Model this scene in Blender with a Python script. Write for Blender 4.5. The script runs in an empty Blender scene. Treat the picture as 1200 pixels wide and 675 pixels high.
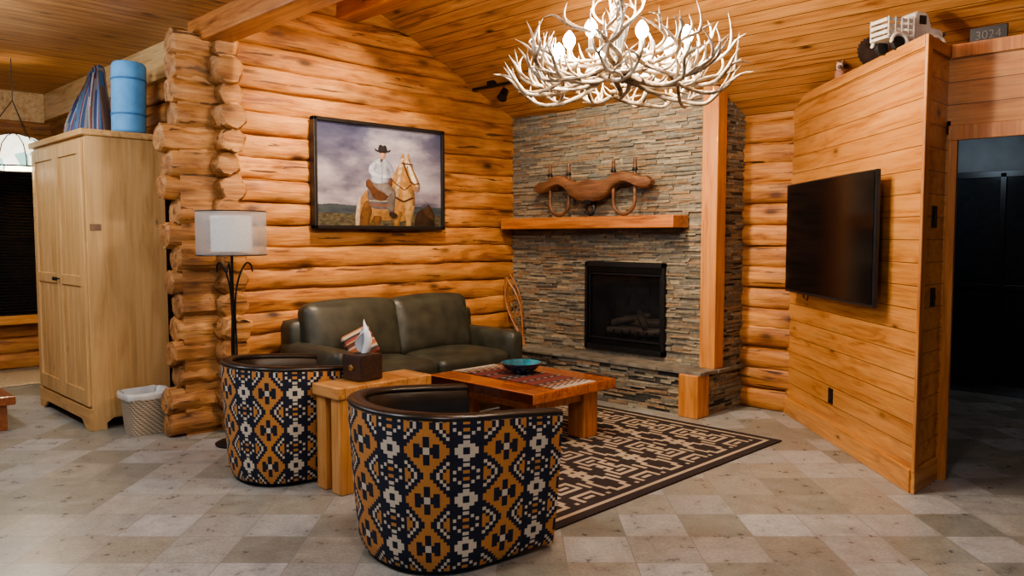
import bpy, bmesh, math, random
from mathutils import Vector, Matrix, noise
RN=random.Random(7)
S=bpy.context.scene; COL=S.collection
PI=math.pi; RT=math.sqrt(.5)
LP=.178
def O2R(x,y): return (RT*((x+.034)-(y-8.39)), RT*((x+.034)+(y-8.39)))
# ------------------------------------------------------------ materials
class G:
    def __init__(s,name):
        s.m=bpy.data.materials.new(name); s.m.use_nodes=True; s.nt=s.m.node_tree
        s.b=s.nt.nodes['Principled BSDF']
    def n(s,typ,ins={},out=0,**at):
        nd=s.nt.nodes.new(typ)
        for k,v in at.items(): setattr(nd,k,v)
        for k,v in ins.items(): s.set(nd.inputs[k],v)
        return nd.outputs[out]
    def set(s,sock,v):
        if isinstance(v,bpy.types.NodeSocket): s.nt.links.new(v,sock)
        else: sock.default_value=v
    def math(s,op,a,b=0.0,c=None):
        ins={0:a,1:b}
        if c is not None: ins[2]=c
        return s.n('ShaderNodeMath',ins,operation=op)
    def mix(s,f,a,b,blend='MIX'):
        return s.n('ShaderNodeMix',{0:f,6:a,7:b},out=2,data_type='RGBA',blend_type=blend)
    def ramp(s,f,st,interp='LINEAR'):
        nd=s.nt.nodes.new('ShaderNodeValToRGB'); s.set(nd.inputs[0],f)
        cr=nd.color_ramp; cr.interpolation=interp
        while len(cr.elements)<len(st): cr.elements.new(.5)
        for e,(p,c) in zip(cr.elements,st):
            e.position=p; e.color=(c,c,c,1) if isinstance(c,(int,float)) else (*c,1)
        return nd.outputs[0]
    def co(s): return s.n('ShaderNodeTexCoord',out=3)
    def mp(s,v,sc): return s.n('ShaderNodeMapping',{0:v,3:sc})
    def bump(s,h,st=.3,d=.01):
        s.set(s.b.inputs['Normal'],s.n('ShaderNodeBump',{'Height':h,'Strength':st,'Distance':d}))
    def base(s,c,rough=.5,metal=0,coat=0,spec=None):
        s.set(s.b.inputs['Base Color'],c if isinstance(c,bpy.types.NodeSocket) else (*c,1))
        s.set(s.b.inputs['Roughness'],rough); s.b.inputs['Metallic'].default_value=metal
        s.b.inputs['Coat Weight'].default_value=coat
        if spec is not None: s.b.inputs['Specular IOR Level'].default_value=spec
def c4(c): return (c[0],c[1],c[2],1)
def plain(name,col,rough=.5,metal=0,var=.18,scale=18,bump=0,coat=0,spec=None,alpha=None):
    g=G(name); t=g.n('ShaderNodeTexNoise',{'Vector':g.co(),'Scale':scale,'Detail':4.0})
    a=tuple(x*(1-var) for x in col); b=tuple(min(1,x*(1+var)) for x in col)
    g.base(g.ramp(t,[(.3,a),(.7,b)]),rough,metal,coat,spec)
    if bump: g.bump(t,bump,.004)
    if alpha: g.b.inputs['Alpha'].default_value=alpha
    return g.m
def wood(name,dark,mid,light,grain='Y',plank=None,rough=.38,knots=.075,vary=.35,gs=1.0,groove=.035,bump=.25,coat=.15,crack=0,kscale=1.0,gd=.22,fa=.9):
    g=G(name); co=g.co()
    sep=g.nt.nodes.new('ShaderNodeSeparateXYZ'); g.set(sep.inputs[0],co)
    ax={'X':0,'Y':1,'Z':2}; vec=co; pid=None
    if plank:
        q=g.math('DIVIDE',sep.outputs[ax[plank[0]]],plank[1])
        idn=g.math('FLOOR',q); pid=g.n('ShaderNodeTexWhiteNoise',{'W':idn},noise_dimensions='1D')
        off=g.math('MULTIPLY',pid,13.0)
        cmb=g.n('ShaderNodeCombineXYZ',{0:off,1:off,2:off})
        vec=g.n('ShaderNodeVectorMath',{0:co,1:cmb},operation='ADD')
    sc=[7*gs]*3; sc[ax[grain]]=.7*gs
    n1=g.n('ShaderNodeTexNoise',{'Vector':g.mp(vec,sc),'Scale':2.2,'Detail':6.0,'Roughness':.6,'Distortion':.8})
    col=g.ramp(n1,[(.30,dark),(.46,mid),(.68,light)])
    sc2=[34*gs]*3; sc2[ax[grain]]=1.2*gs
    n2=g.n('ShaderNodeTexNoise',{'Vector':g.mp(vec,sc2),'Scale':2.0,'Detail':4.0,'Roughness':.6})
    fine=g.ramp(n2,[(.3,.62),(.5,1.0),(.72,1.12)])
    col=g.mix(fa,col,fine,'MULTIPLY')
    if knots:
        sk=[5.5*kscale]*3; sk[ax[grain]]=2.3*kscale
        vv=g.mp(vec,sk); nz=g.n('ShaderNodeTexNoise',{'Vector':vv,'Scale':3.0,'Detail':3.0})
        vr=g.nt.nodes.new('ShaderNodeTexVoronoi'); g.set(vr.inputs['Vector'],vv); vr.inputs['Scale'].default_value=1.0
        dd=g.math('ADD',vr.outputs['Distance'],g.math('MULTIPLY',g.math('SUBTRACT',nz,.5),.12))
        kn=g.ramp(dd,[(knots*.6,1.0),(knots*1.3,.6),(knots*2.0,.25),(knots*4.2,0.0)])
        col=g.mix(kn,col,c4(tuple(x*.28 for x in dark)))
    if crack:
        sc3=[24]*3; sc3[ax[grain]]=1.3
        n3=g.n('ShaderNodeTexNoise',{'Vector':g.mp(vec,sc3),'Scale':1.0,'Detail':5.0,'Distortion':.4})
        ck=g.ramp(n3,[(.335,1.0),(.37,0.0)])
        n4=g.n('ShaderNodeTexNoise',{'Vector':g.mp(vec,(1.9,1.9,1.9)),'Scale':1.0,'Detail':3.0})
        col=g.mix(g.math('MULTIPLY',ck,crack),col,c4(tuple(x*.2 for x in dark)))
        col=g.mix(1.0,col,g.ramp(n4,[(.3,.66),(.7,1.18)]),'MULTIPLY')
    if pid is not None:
        col=g.mix(g.math('MULTIPLY',pid,vary),col,c4(tuple(x*.55 for x in mid)),'MIX')
        fr=g.math('FRACT',q)
        e=g.math('ABSOLUTE',g.math('SUBTRACT',fr,.5))
        gm=g.math('GREATER_THAN',e,.5-groove)
        if groove>0: col=g.mix(gm,col,c4(tuple(x*gd for x in dark)))
    g.base(col,rough,0,coat)
    g.bump(n2,bump,.006)
    return g.m
def vcol(name,rough=.7,amt=.25,scale=40,bump=.3,coat=0,spec=None):
    g=G(name); a=g.n('ShaderNodeVertexColor',layer_name='Col')
    t=g.n('ShaderNodeTexNoise',{'Vector':g.co(),'Scale':scale,'Detail':4.0})
    f=g.ramp(t,[(.25,1-amt),(.75,1+amt*.3)])
    g.base(g.mix(1.0,a,f,'MULTIPLY'),rough,0,coat,spec)
    if bump: g.bump(t,bump,.006)
    return g.m
def emit(name,col,st):
    g=G(name); g.base(col,.4); g.b.inputs['Emission Color'].default_value=(*col,1); g.b.inputs['Emission Strength'].default_value=st
    return g.m
PD,PM,PL=(.17,.048,.013),(.46,.178,.045),(.63,.31,.098)
M={}
M['logY']=wood('log_pine_along_y',PD,PM,PL,'Y',('Z',LP),groove=0,vary=.38,knots=.11,rough=.55,crack=.95,coat=0,bump=.7)
M['logX']=wood('log_pine_along_x',PD,PM,PL,'X',('Z',LP),groove=0,vary=.38,knots=.11,rough=.55,crack=.95,coat=0,bump=.7)
M['logEnd']=wood('log_butt',(.15,.048,.014),(.42,.18,.052),(.60,.32,.12),'Y',('Z',LP),groove=0,vary=.45,knots=.09,gs=1.2,rough=.6,crack=.95,coat=0,bump=.8,kscale=1.4)
CD=((.25,.092,.025),(.50,.225,.068),(.62,.325,.115))
M['ceil']=wood('ceiling_boards_x',*CD,'X',('Y',.105),knots=.08,rough=.5,vary=.25,coat=0,groove=.028,fa=.6)
M['ceilY']=wood('ceiling_boards_y',*CD,'Y',('X',.115),knots=.08,rough=.5,vary=.25,coat=0,groove=.028,fa=.6)
BD=((.32,.11,.027),(.54,.235,.065),(.63,.31,.10))
M['board']=wood('wall_boards',*BD,'Y',('Z',.135),knots=.07,rough=.38,groove=.018,vary=.22,gd=.4,fa=.6)
M['boardX']=wood('wall_boards_x',*BD,'X',('Z',.135),knots=.07,rough=.38,groove=.018,vary=.22,gd=.4,fa=.6)
M['trimY']=wood('trim_wood_y',(.32,.12,.028),(.54,.24,.07),(.64,.32,.105),'Y',None,knots=.04,fa=.6)
M['trimZ']=wood('trim_wood_z',(.34,.12,.026),(.50,.20,.054),(.58,.265,.08),'Z',None,knots=.0,fa=.6)
M['pale']=wood('pale_header',(.42,.22,.08),(.62,.38,.16),(.70,.47,.23),'X',None,knots=.04)
M['beam']=wood('beam_wood',(.22,.06,.014),(.42,.145,.037),(.52,.205,.058),'X',None,knots=.04)
M['cab']=wood('cabinet_alder',(.46,.255,.09),(.58,.345,.135),(.65,.41,.18),'Z',None,knots=.03,rough=.5,gs=.7,fa=.35,coat=0)
M['cabTrim']=wood('cabinet_edge',(.40,.21,.07),(.55,.32,.12),(.62,.38,.16),'X',None,knots=0,rough=.5,fa=.4,coat=0)
M['table']=wood('table_fir',(.36,.13,.03),(.56,.26,.08),(.66,.35,.13),'X',('Y',.15),knots=.03,groove=.012,rough=.28,coat=.4)
M['tableZ']=wood('table_leg_fir',(.36,.13,.03),(.56,.26,.08),(.66,.35,.13),'Z',None,knots=.03,rough=.3)
M['redtable']=wood('red_cedar_top',(.26,.05,.012),(.44,.12,.03),(.55,.20,.06),'X',('Y',.115),knots=.02,groove=.015,rough=.25,coat=.5,vary=.5)
M['redleg']=wood('red_cedar_leg',(.28,.08,.018),(.46,.16,.04),(.56,.22,.07),'Z',None,knots=.03,rough=.3)
M['yoke']=wood('yoke_wood',(.05,.018,.007),(.14,.056,.021),(.24,.11,.045),'X',None,knots=.06,rough=.6,crack=.9)
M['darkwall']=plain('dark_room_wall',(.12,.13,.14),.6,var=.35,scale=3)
M['cedar']=wood('bench_wood',(.15,.04,.012),(.26,.08,.025),(.34,.12,.04),'X',None,knots=.03)
M['stone']=vcol('ledger_stone',.8,.40,30,.8)
M['slab']=plain('hearth_slab',(.155,.135,.105),.6,var=.45,scale=9,bump=.4)
M['black']=plain('black_metal',(.012,.012,.013),.4,.3)
M['iron']=plain('dark_iron',(.02,.018,.016),.45,.6)
M['soot']=plain('firebox_lining',(.035,.032,.03),.9,var=.5,scale=8)
M['screen']=plain('tv_screen',(.004,.004,.005),.16,var=.05,spec=.35)
M['bezel']=plain('tv_bezel',(.015,.015,.016),.35)
M['leather']=plain('olive_brown_leather',(.034,.032,.021),.44,var=.35,scale=9,bump=.15)
M['darkleather']=plain('black_brown_leather',(.010,.008,.007),.32,var=.3,scale=12,bump=.15)
M['weave']=vcol('woven_upholstery',.85,.12,160,.3)
M['rug']=vcol('rug_wool',.95,.2,90,.5)
M['paint']=vcol('print_colours',.4,.10,90,0)
M['cloth']=vcol('striped_cloth',.9,.2,90,.3)
M['frameblk']=plain('black_frame',(.012,.010,.010),.35)
M['tissue']=plain('tissue_paper',(.85,.85,.86),.8,var=.04)
M['tissuebox']=plain('dark_hammered_cover',(.045,.022,.014),.4,var=.4,scale=60,bump=.5)
M['brass']=plain('brass',(.5,.33,.12),.35,.9)
M['bowl']=plain('teal_glaze',(.02,.16,.22),.15,var=.6,scale=9,coat=.5)
M['bowlout']=plain('dark_blue_glaze',(.012,.03,.06),.2,var=.5,scale=8,coat=.5)
M['blue']=plain('blue_foam',(.12,.34,.60),.75,var=.10,scale=14,bump=.2)
M['bluedark']=plain('blue_strap',(.05,.17,.36),.7)
M['bag']=plain('plastic_liner',(.78,.78,.75),.25,var=.1,scale=14,bump=.5,alpha=.6)
M['bulb']=emit('candle_bulb',(1.0,.92,.80),240)
M['sleeve']=plain('candle_sleeve',(.7,.62,.45),.5)
M['digit']=plain('dim_numerals',(.09,.085,.075),.6)
M['beige']=plain('beige_rug',(.42,.33,.21),.95,var=.2,scale=40,bump=.3)
M['night']=plain('night_glass',(.002,.003,.005),.1)
M['blind']=plain('dark_blind',(.014,.0135,.013),.4,spec=.4)
M['plate']=plain('brown_plate',(.22,.12,.06),.5)
M['fireclay']=wood('burnt_log',(.03,.02,.015),(.08,.055,.045),(.15,.12,.10),'X',None,knots=0,rough=.9)
M['steel']=plain('saw_steel',(.10,.09,.09),.4,.7,var=.5,scale=8)
M['truckwhite']=plain('cream_tin',(.62,.60,.53),.4,var=.15)
M['glassdark']=plain('dark_glass',(.02,.025,.03),.12)
M['rubber']=plain('rubber',(.015,.015,.015),.8)
M['rawhide']=plain('rawhide',(.34,.20,.08),.7)
M['snowframe']=wood('snowshoe_ash',(.16,.05,.015),(.32,.11,.03),(.42,.17,.05),'Z',None,knots=0)
M['orn']=vcol('ornament_paint',.6,.2,50,0)
g=G('wicker_weave'); co=g.co()
w=g.n('ShaderNodeTexWave',{'Vector':co,'Scale':22.0,'Distortion':.6},bands_direction='Z')
w2=g.n('ShaderNodeTexWave',{'Vector':co,'Scale':16.0,'Distortion':.5},bands_direction='DIAGONAL')
wm=g.mix(.5,w,w2); g.base(g.ramp(wm,[(.2,(.22,.16,.10)),(.6,(.56,.46,.33))]),.7); g.bump(wm,.8,.01); M['wicker']=g.m
g=G('antler_bone'); t=g.n('ShaderNodeTexNoise',{'Vector':g.mp(g.co(),(6,6,6)),'Scale':1.3,'Detail':6.0,'Roughness':.65})
g.base(g.ramp(t,[(.37,(.09,.05,.026)),(.47,(.27,.18,.10)),(.57,(.50,.41,.29)),(.76,(.66,.59,.48))]),.32); g.bump(t,.5,.01); M['antler']=g.m
g=G('sheer_shade'); t=g.n('ShaderNodeTexNoise',{'Vector':g.mp(g.co(),(90,90,90)),'Scale':2.0}); g.base(g.ramp(t,[(.3,(.38,.37,.35)),(.7,(.50,.49,.47))]),.8); g.b.inputs['Alpha'].default_value=.48; M['sheer']=g.m
g=G('inner_shade'); t=g.n('ShaderNodeTexNoise',{'Vector':g.co(),'Scale':30.0}); g.base(g.ramp(t,[(.3,(.74,.73,.70)),(.7,(.84,.83,.80))]),.8); g.b.inputs['Emission Color'].default_value=(1,.94,.84,1); g.b.inputs['Emission Strength'].default_value=.2; M['inner']=g.m
g=G('stove_glass'); t=g.n('ShaderNodeTexNoise',{'Vector':g.co(),'Scale':3.0}); g.base(g.ramp(t,[(.3,(.01,.01,.011)),(.7,(.02,.02,.022))]),.08); g.b.inputs['Alpha'].default_value=.3; M['glass']=g.m
g=G('stained_glass'); v=g.nt.nodes.new('ShaderNodeTexVoronoi'); g.set(v.inputs['Vector'],g.co()); v.inputs['Scale'].default_value=11
c=g.ramp(v.outputs['Color'],[(.0,(.80,.74,.56)),(.45,(.88,.84,.70)),(.6,(.25,.42,.36)),(.72,(.84,.80,.66)),(.9,(.35,.22,.10))],'CONSTANT'); g.base(c,.3); g.set(g.b.inputs['Emission Color'],c); g.b.inputs['Emission Strength'].default_value=2.2; M['stained']=g.m
# floor tiles
g=G('slate_tile_floor'); co=g.co(); T=.32
sep=g.nt.nodes.new('ShaderNodeSeparateXYZ'); g.set(sep.inputs[0],co)
qx=g.math('DIVIDE',sep.outputs[0],T); qy=g.math('DIVIDE',sep.outputs[1],T)
fx_=g.math('FLOOR',qx); fy2=g.math('FLOOR',qy)
idv=g.n('ShaderNodeCombineXYZ',{0:fx_,1:fy2,2:3.0})
wn=g.n('ShaderNodeTexWhiteNoise',{'Vector':idv},noise_dimensions='3D')
chk=g.math('FLOORED_MODULO',g.math('ADD',fx_,fy2),2.0)
val=g.math('ADD',g.math('MULTIPLY',wn,.68),g.math('MULTIPLY',chk,.32))
col=g.ramp(val,[(0,(.215,.215,.185)),(.14,(.255,.245,.205)),(.26,(.295,.295,.275)),(.38,(.24,.24,.205)),(.48,(.325,.33,.315)),(.58,(.285,.27,.23)),(.68,(.36,.365,.355)),(.84,(.325,.32,.29))],'CONSTANT')
n1=g.n('ShaderNodeTexNoise',{'Vector':co,'Scale':10.0,'Detail':8.0,'Roughness':.68})
n3=g.n('ShaderNodeTexNoise',{'Vector':co,'Scale':60.0,'Detail':3.0})
col=g.mix(1.0,col,g.ramp(n1,[(.28,.68),(.7,1.22)]),'MULTIPLY')
col=g.mix(1.0,col,g.ramp(n3,[(.3,.80),(.7,1.12)]),'MULTIPLY')
ex=g.math('ABSOLUTE',g.math('SUBTRACT',g.math('FRACT',qx),.5)); ey=g.math('ABSOLUTE',g.math('SUBTRACT',g.math('FRACT',qy),.5))
gm=g.math('GREATER_THAN',g.math('MAXIMUM',ex,ey),.491)
col=g.mix(gm,col,(.20,.195,.175,1))
g.base(col,g.ramp(n1,[(.3,.24),(.7,.42)]),0); g.bump(g.math('SUBTRACT',n1,g.math('MULTIPLY',gm,.6)),.22,.004); M['floor']=g.m
# ------------------------------------------------------------ mesh builder
def tot(o):
    m=Matrix.Identity(4)
    while o: m=(Matrix.Translation(o.location)@o.rotation_euler.to_matrix().to_4x4())@m; o=o.parent
    return m
def cr(pts,n=6):
    P=[Vector(p) for p in pts]; P=[P[0]*2-P[1]]+P+[P[-1]*2-P[-2]]; out=[]
    for i in range(1,len(P)-2):
        for k in range(n):
            t=k/n; a,b,c,d=P[i-1:i+3]
            out.append(.5*((2*b)+(c-a)*t+(2*a-5*b+4*c-d)*t*t+(3*b-a-3*c+d)*t**3))
    out.append(P[-2]); return out
def lerpl(l,t):
    x=t*(len(l)-1); i=min(int(x),len(l)-2); return l[i]+(l[i+1]-l[i])*(x-i)
class MB:
    def __init__(s): s.v=[];s.f=[];s.m=[];s.c=[]
    def add(s,vs,fs,mi=0,col=None,Mx=None):
        b=len(s.v)
        s.v+=[tuple(Mx@Vector(p)) if Mx is not None else tuple(p) for p in vs]
        s.f+=[tuple(i+b for i in f) for f in fs]; s.m+=[mi]*len(fs)
        s.c+= col if isinstance(col,list) else [col or (.5,.5,.5)]*len(fs)
        return s
    def box(s,x0,y0,z0,x1,y1,z1,mi=0,col=None,Mx=None):
        v=[(x,y,z) for z in (z0,z1) for y in (y0,y1) for x in (x0,x1)]
        return s.add(v,[(0,2,3,1),(4,5,7,6),(0,1,5,4),(2,6,7,3),(0,4,6,2),(1,3,7,5)],mi,col,Mx)
    def rbox(s,c,sz,r,n=8,puff=(0,0,0),Mx=None,mi=0,col=None,fn=None):
        h=[a/2 for a in sz]; idx={}; vs=[]; fs=[]
        def P(i,j,k):
            key=(i,j,k)
            if key in idx: return idx[key]
            q=[]
            for a,hh in zip(key,h):
                t=2*a/n-1; t=math.copysign(abs(t)**.75,t); q.append(t*hh)
            inn=[max(-(hh-r),min(hh-r,a)) for a,hh in zip(q,h)]
            d=Vector(q)-Vector(inn)
            p=Vector(inn)+(d.normalized()*r if d.length>1e-9 else d)
            u=[q[a]/h[a] for a in range(3)]
            for a in range(3):
                o=[b for b in range(3) if b!=a]
                p[a]+=u[a]*puff[a]*(1-u[o[0]]**2)*(1-u[o[1]]**2)
            if fn: p=Vector(fn(p,u))
            idx[key]=len(vs); vs.append(tuple(Vector(c)+p)); return idx[key]
        for a in range(3):
            for sd in (0,n):
                for i in range(n):
                    for j in range(n):
                        def K(p,q):
                            k=[0,0,0]; k[a]=sd; o=[b for b in range(3) if b!=a]; k[o[0]]=p;k[o[1]]=q; return P(*k)
                        fs.append((K(i,j),K(i+1,j),K(i+1,j+1),K(i,j+1)))
        return s.add(vs,fs,mi,col,Mx)
    def tube(s,pts,rad,n=8,mi=0,col=None,Mx=None,closed=False,rough=0,seed=0):
        P=[Vector(p) for p in pts]; L=len(P)
        if isinstance(rad,(int,float)): rad=[rad]*L
        elif len(rad)!=L: rad=[lerpl(rad,i/(L-1)) for i in range(L)]
        vs=[];fs=[]; t0=(P[1]-P[0]).normalized()
        a=Vector((0,0,1)) if abs(t0.z)<.9 else Vector((1,0,0)); nn=t0.cross(a).normalized()
        for i in range(L):
            t=(P[min(i+1,L-1)]-P[max(i-1,0)])
            if closed: t=P[(i+1)%L]-P[i-1]
            t.normalize(); nn=(nn-t*nn.dot(t)).normalized(); b=t.cross(nn)
            for k in range(n):
                an=2*PI*k/n; rr=rad[i]
                if rough: rr*=1+rough*noise.noise((math.cos(an)*1.6+seed*3.1,math.sin(an)*1.6,i*.45+seed))+rough*.5*noise.noise((math.cos(an)*4+seed,math.sin(an)*4,i*.9))
                vs.append(P[i]+(nn*math.cos(an)+b*math.sin(an))*rr)
        for i in range(L if closed else L-1):
            for k in range(n): fs.append((i*n+k,i*n+(k+1)%n,((i+1)%L)*n+(k+1)%n,((i+1)%L)*n+k))
        if not closed: fs+=[tuple(range(n)),tuple(range((L-1)*n,L*n))]
        return s.add(vs,fs,mi,col,Mx)
    def lathe(s,prof,n=32,c=(0,0,0),mi=0,col=None,Mx=None,cap=True,el=(1,1)):
        vs=[];fs=[]
        for r,z in prof:
            for k in range(n):
                a=2*PI*k/n; vs.append((c[0]+r*math.cos(a)*el[0],c[1]+r*math.sin(a)*el[1],c[2]+z))
        for i in range(len(prof)-1):
            for k in range(n): fs.append((i*n+k,i*n+(k+1)%n,(i+1)*n+(k+1)%n,(i+1)*n+k))
        if cap: fs+=[tuple(range(n)),tuple(range((len(prof)-1)*n,len(prof)*n))]
        return s.add(vs,fs,mi,col,Mx)
    def prism(s,poly,a0,a1,ax='Z',mi=0,col=None,Mx=None):
        def P(p,a): return {'Z':(p[0],p[1],a),'Y':(p[0],a,p[1]),'X':(a,p[0],p[1])}[ax]
        n=len(poly); vs=[P(p,a0) for p in poly]+[P(p,a1) for p in poly]
        fs=[tuple(range(n)),tuple(range(n,2*n))]+[(i,(i+1)%n,n+(i+1)%n,n+i) for i in range(n)]
        return s.add(vs,fs,mi,col,Mx)
    def build(s,name,mat,parent=None,world=False,loc=None,rot=None,smooth=None,bevel=0,seg=2,recalc=True):
        me=bpy.data.meshes.new(name); vs=s.v
        if parent and world:
            iv=tot(parent).inverted(); vs=[tuple(iv@Vector(p)) for p in vs]
        me.from_pydata(vs,[],s.f)
        for m in (mat if isinstance(mat,list) else [mat]): me.materials.append(m)
        if recalc:
            bm=bmesh.new(); bm.from_mesh(me); bmesh.ops.recalc_face_normals(bm,faces=bm.faces); bm.to_mesh(me); bm.free()
        me.polygons.foreach_set('material_index',s.m)
        ca=me.color_attributes.new('Col','FLOAT_COLOR','CORNER'); data=[]
        for p in me.polygons:
            cc=s.c[p.index]
            if isinstance(cc[0],tuple):
                for q in cc: data+=[*q,1]
            else: data+=[*cc,1]*p.loop_total
        ca.data.foreach_set('color',data)
        if smooth is not None:
            me.polygons.foreach_set('use_smooth',[True]*len(me.polygons))
            if smooth<180: me.set_sharp_from_angle(angle=math.radians(smooth))
        me.update()
        o=bpy.data.objects.new(name,me); COL.objects.link(o)
        if parent: o.parent=parent
        if loc: o.location=loc
        if rot: o.rotation_euler=rot
        if bevel:
            b=o.modifiers.new('b','BEVEL'); b.width=bevel; b.segments=seg; b.limit_method='ANGLE'; b.angle_limit=math.radians(40)
        return o
def tag(o,label,cat,group=None):
    o['label']=label; o['category']=cat
    if group: o['group']=group
    return o
def struct(o,label=None):
    o['kind']='structure'
    if label: o['label']=label
    return o
def thing(name,label,cat,loc=(0,0,0),rz=0,group=None):
    o=bpy.data.objects.new(name,None); COL.objects.link(o); o.location=loc; o.rotation_euler=(0,0,rz)
    o.empty_display_size=.1
    return tag(o,label,cat,group)
def kids(o): return [c for c in bpy.data.objects if c.parent==o]
def copy_tree(o,parent=None):
    ch=kids(o); c=o.copy(); COL.objects.link(c); c.parent=parent
    for k in ch: copy_tree(k,c)
    return c
def CZ(y): return 2.74-.45*y
# ------------------------------------------------------------ setting
mb=MB(); mb.box(-8,-8,-.1,8,8,0); 
floor=mb.build('floor',M['floor'],loc=(2.5,-3.0,0),rot=(0,0,PI/4)); struct(floor,'mottled grey and tan stone tile floor')
def logwall(mb,l0,l1,n,place,cut=None,pitch=LP,z0=0,seed=0,step=.06,dep=.058):
    A=[-89,-78,-64,-47,-29,-10,10,29,47,64,78,89]
    for k in range(n):
        zc=z0+pitch*(k+.5); a,b=l0,l1
        if cut: b=min(b,cut(zc-.1))
        if b<=a: continue
        m=max(2,int((b-a)/step)); vs=[];fs=[]
        for i in range(m+1):
            l=a+(b-a)*i/m
            w=1+.34*noise.noise((l*1.3,k*3.7+seed,0))+.16*noise.noise((l*5,k*3.7+seed,4)); zz=.026*noise.noise((l*.9,k*5.1+seed,9))+.008*noise.noise((l*4,k*5.1+seed,2))
            for an in A:
                r=math.radians(an); e=.012*noise.noise((l*7,an*.035+k,seed))+.008*noise.noise((l*16,an*.08+k*3,seed+5))
                vs.append(place(l,(dep*w)*max(0,math.cos(r))**.48+e,zc+zz+pitch*.51*math.sin(r)))
        K=len(A)
        for i in range(m):
            for j in range(K-1): fs.append((i*K+j,(i+1)*K+j,(i+1)*K+j+1,i*K+j+1))
        mb.add(vs,fs)
mb=MB(); logwall(mb,-3.2,.05,25,lambda l,d,z:(.0+d,l,z),cut=lambda z:(2.74-z)/.45+.1)
mb.prism([(-3.2,0),(.05,0),(.05,2.78),(-3.2,4.25)],-.14,-.0,'X')
struct(mb.build('wall_left',M['logY'],smooth=60),'golden pine log wall behind the sofa')
mb=MB(); logwall(mb,2.45,3.2,15,lambda l,d,z:(l,.48-d,z),seed=31)
mb.box(-.1,.48,0,3.3,.6,2.6)
struct(mb.build('wall_back',M['logX'],smooth=60),'log wall strip between fireplace and television partition')
mb=MB(); logwall(mb,-4.4,-.1,17,lambda l,d,z:(l,-3.12-d,z),seed=51)
mb.box(-4.5,-3.12,0,-.1,-3.0,3.2)
struct(mb.build('wall_nook_back',M['logX'],smooth=60))
mb=MB(); logwall(mb,-7,-3.1,17,lambda l,d,z:(-4.38+d,l,z),seed=71,dep=.05)
mb.box(-4.5,-7,0,-4.38,-3.0,3.2)
struct(mb.build('wall_nook_left',M['logY'],smooth=60))
mb=MB(); mb.box(-4.4,-3.25,2.83,-.12,-3.1,3.13); struct(mb.build('trim_5',M['pale'],bevel=.006),'pale header board above the armoire')
mb=MB(); mb.box(-4.4,-7,2.80,-4.26,-3.25,3.13); struct(mb.build('trim_6',M['pale'],bevel=.006),'pale header board above the nook window')
mb=MB(); NR=17
for k in range(NR):
    z=LP*(k+.5); r=.103+RN.uniform(-.010,.008); e=-3.55+RN.uniform(-.07,.05); dx=RN.uniform(-.02,.02)
    pts=[(dx*min(1,q*2),-3.05+(e+3.05)*q,z+RN.uniform(-.003,.003)) for q in [i/9 for i in range(10)]]+[(dx,e-.012,z),(dx,e-.016,z)]
    mb.tube(pts,[r]*8+[r*1.0,r*.96,r*.82,r*.5],18,rough=.22,seed=k)
for k in range(NR):
    z=LP*(k+.5); r=.103+RN.uniform(-.010,.008); e=.24+RN.uniform(-.06,.04); dy=-3.16+RN.uniform(-.03,.03)
    pts=[(-.25+(e+.25)*q,dy,z+RN.uniform(-.003,.003)) for q in [i/9 for i in range(10)]]+[(e+.012,dy,z),(e+.016,dy,z)]
    mb.tube(pts,[r*1.04]*8+[r*1.03,r*.98,r*.84,r*.5],18,rough=.24,seed=k+40)
mb.box(-.075,-3.50,0,.075,-3.04,3.0)
o=mb.build('trim_1',M['logEnd'],smooth=30); struct(o,'stacked round log butt ends where two log walls cross')
mb=MB(); v=[]
for dz in (0,.1):
    for x,y in ((-.2,-3.3),(9,-3.3),(9,.62),(-.2,.62)): v.append((x,y,CZ(y)+dz))
mb.add(v,[(0,1,2,3),(4,5,6,7),(0,1,5,4),(1,2,6,5),(2,3,7,6),(3,0,4,7)])
struct(mb.build('ceiling',M['ceil']),'sloping pine board ceiling')
mb=MB(); mb.box(-4.6,-9,3.13,9,-3.15,3.2)
struct(mb.build('ceiling_nook',M['ceilY']),'pine board ceiling over the nook')
mb=MB(); mb.box(-.2,-3.3,3.15,9,-3.22,4.35); struct(mb.build('wall_gable',M['boardX']))
mb=MB(); mb.box(-.12,-3.34,2.96,9,-3.12,3.2); struct(mb.build('trim_2',M['beam'],bevel=.02),'large timber beam crossing overhead')
mb=MB(); mb.box(-.05,-2.12,3.36,9,-1.92,3.62); struct(mb.build('trim_3',M['beam'],bevel=.015),'ceiling purlin above the log wall')
A=(4.41,-1.046);B=(4.41,-.63);C2=(3.28,.5);D=(2.864,.5)
tvw=MB().prism([A,B,C2,D],0,2.63); 
iv=(Matrix.Translation((A[0],A[1],0))@Matrix.Rotation(PI/4,4,'Z')).inverted()
tvw.v=[tuple(iv@Vector(p)) for p in tvw.v]
o=tvw.build('wall_television',M['board'],loc=(A[0],A[1],0),rot=(0,0,PI/4)); struct(o,'half height angled pine board partition carrying the television')
mb=MB(); mb.box(-.02,-.0,0,0,2.14,.14)
mb.box(-.012,-.004,2.575,.0,2.1,2.645)
o=mb.build('baseboard_television',M['trimY'],loc=(A[0],A[1],0),rot=(0,0,PI/4),bevel=.004); struct(o,'pine baseboard and cap of the partition')
mb=MB(); mb.box(A[0],A[1]-.018,0,A[0]+.02,B[1],.14); struct(mb.build('baseboard_return',M['trimY'],bevel=.004))
mb=MB(); mb.box(A[0],A[1]-.016,.14,A[0]+.018,A[1]+.06,2.645); mb.box(A[0],A[1],2.575,A[0]+.015,B[1],2.645); struct(mb.build('trim_4',M['trimZ'],bevel=.004),'vertical corner board on partition end')
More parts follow.
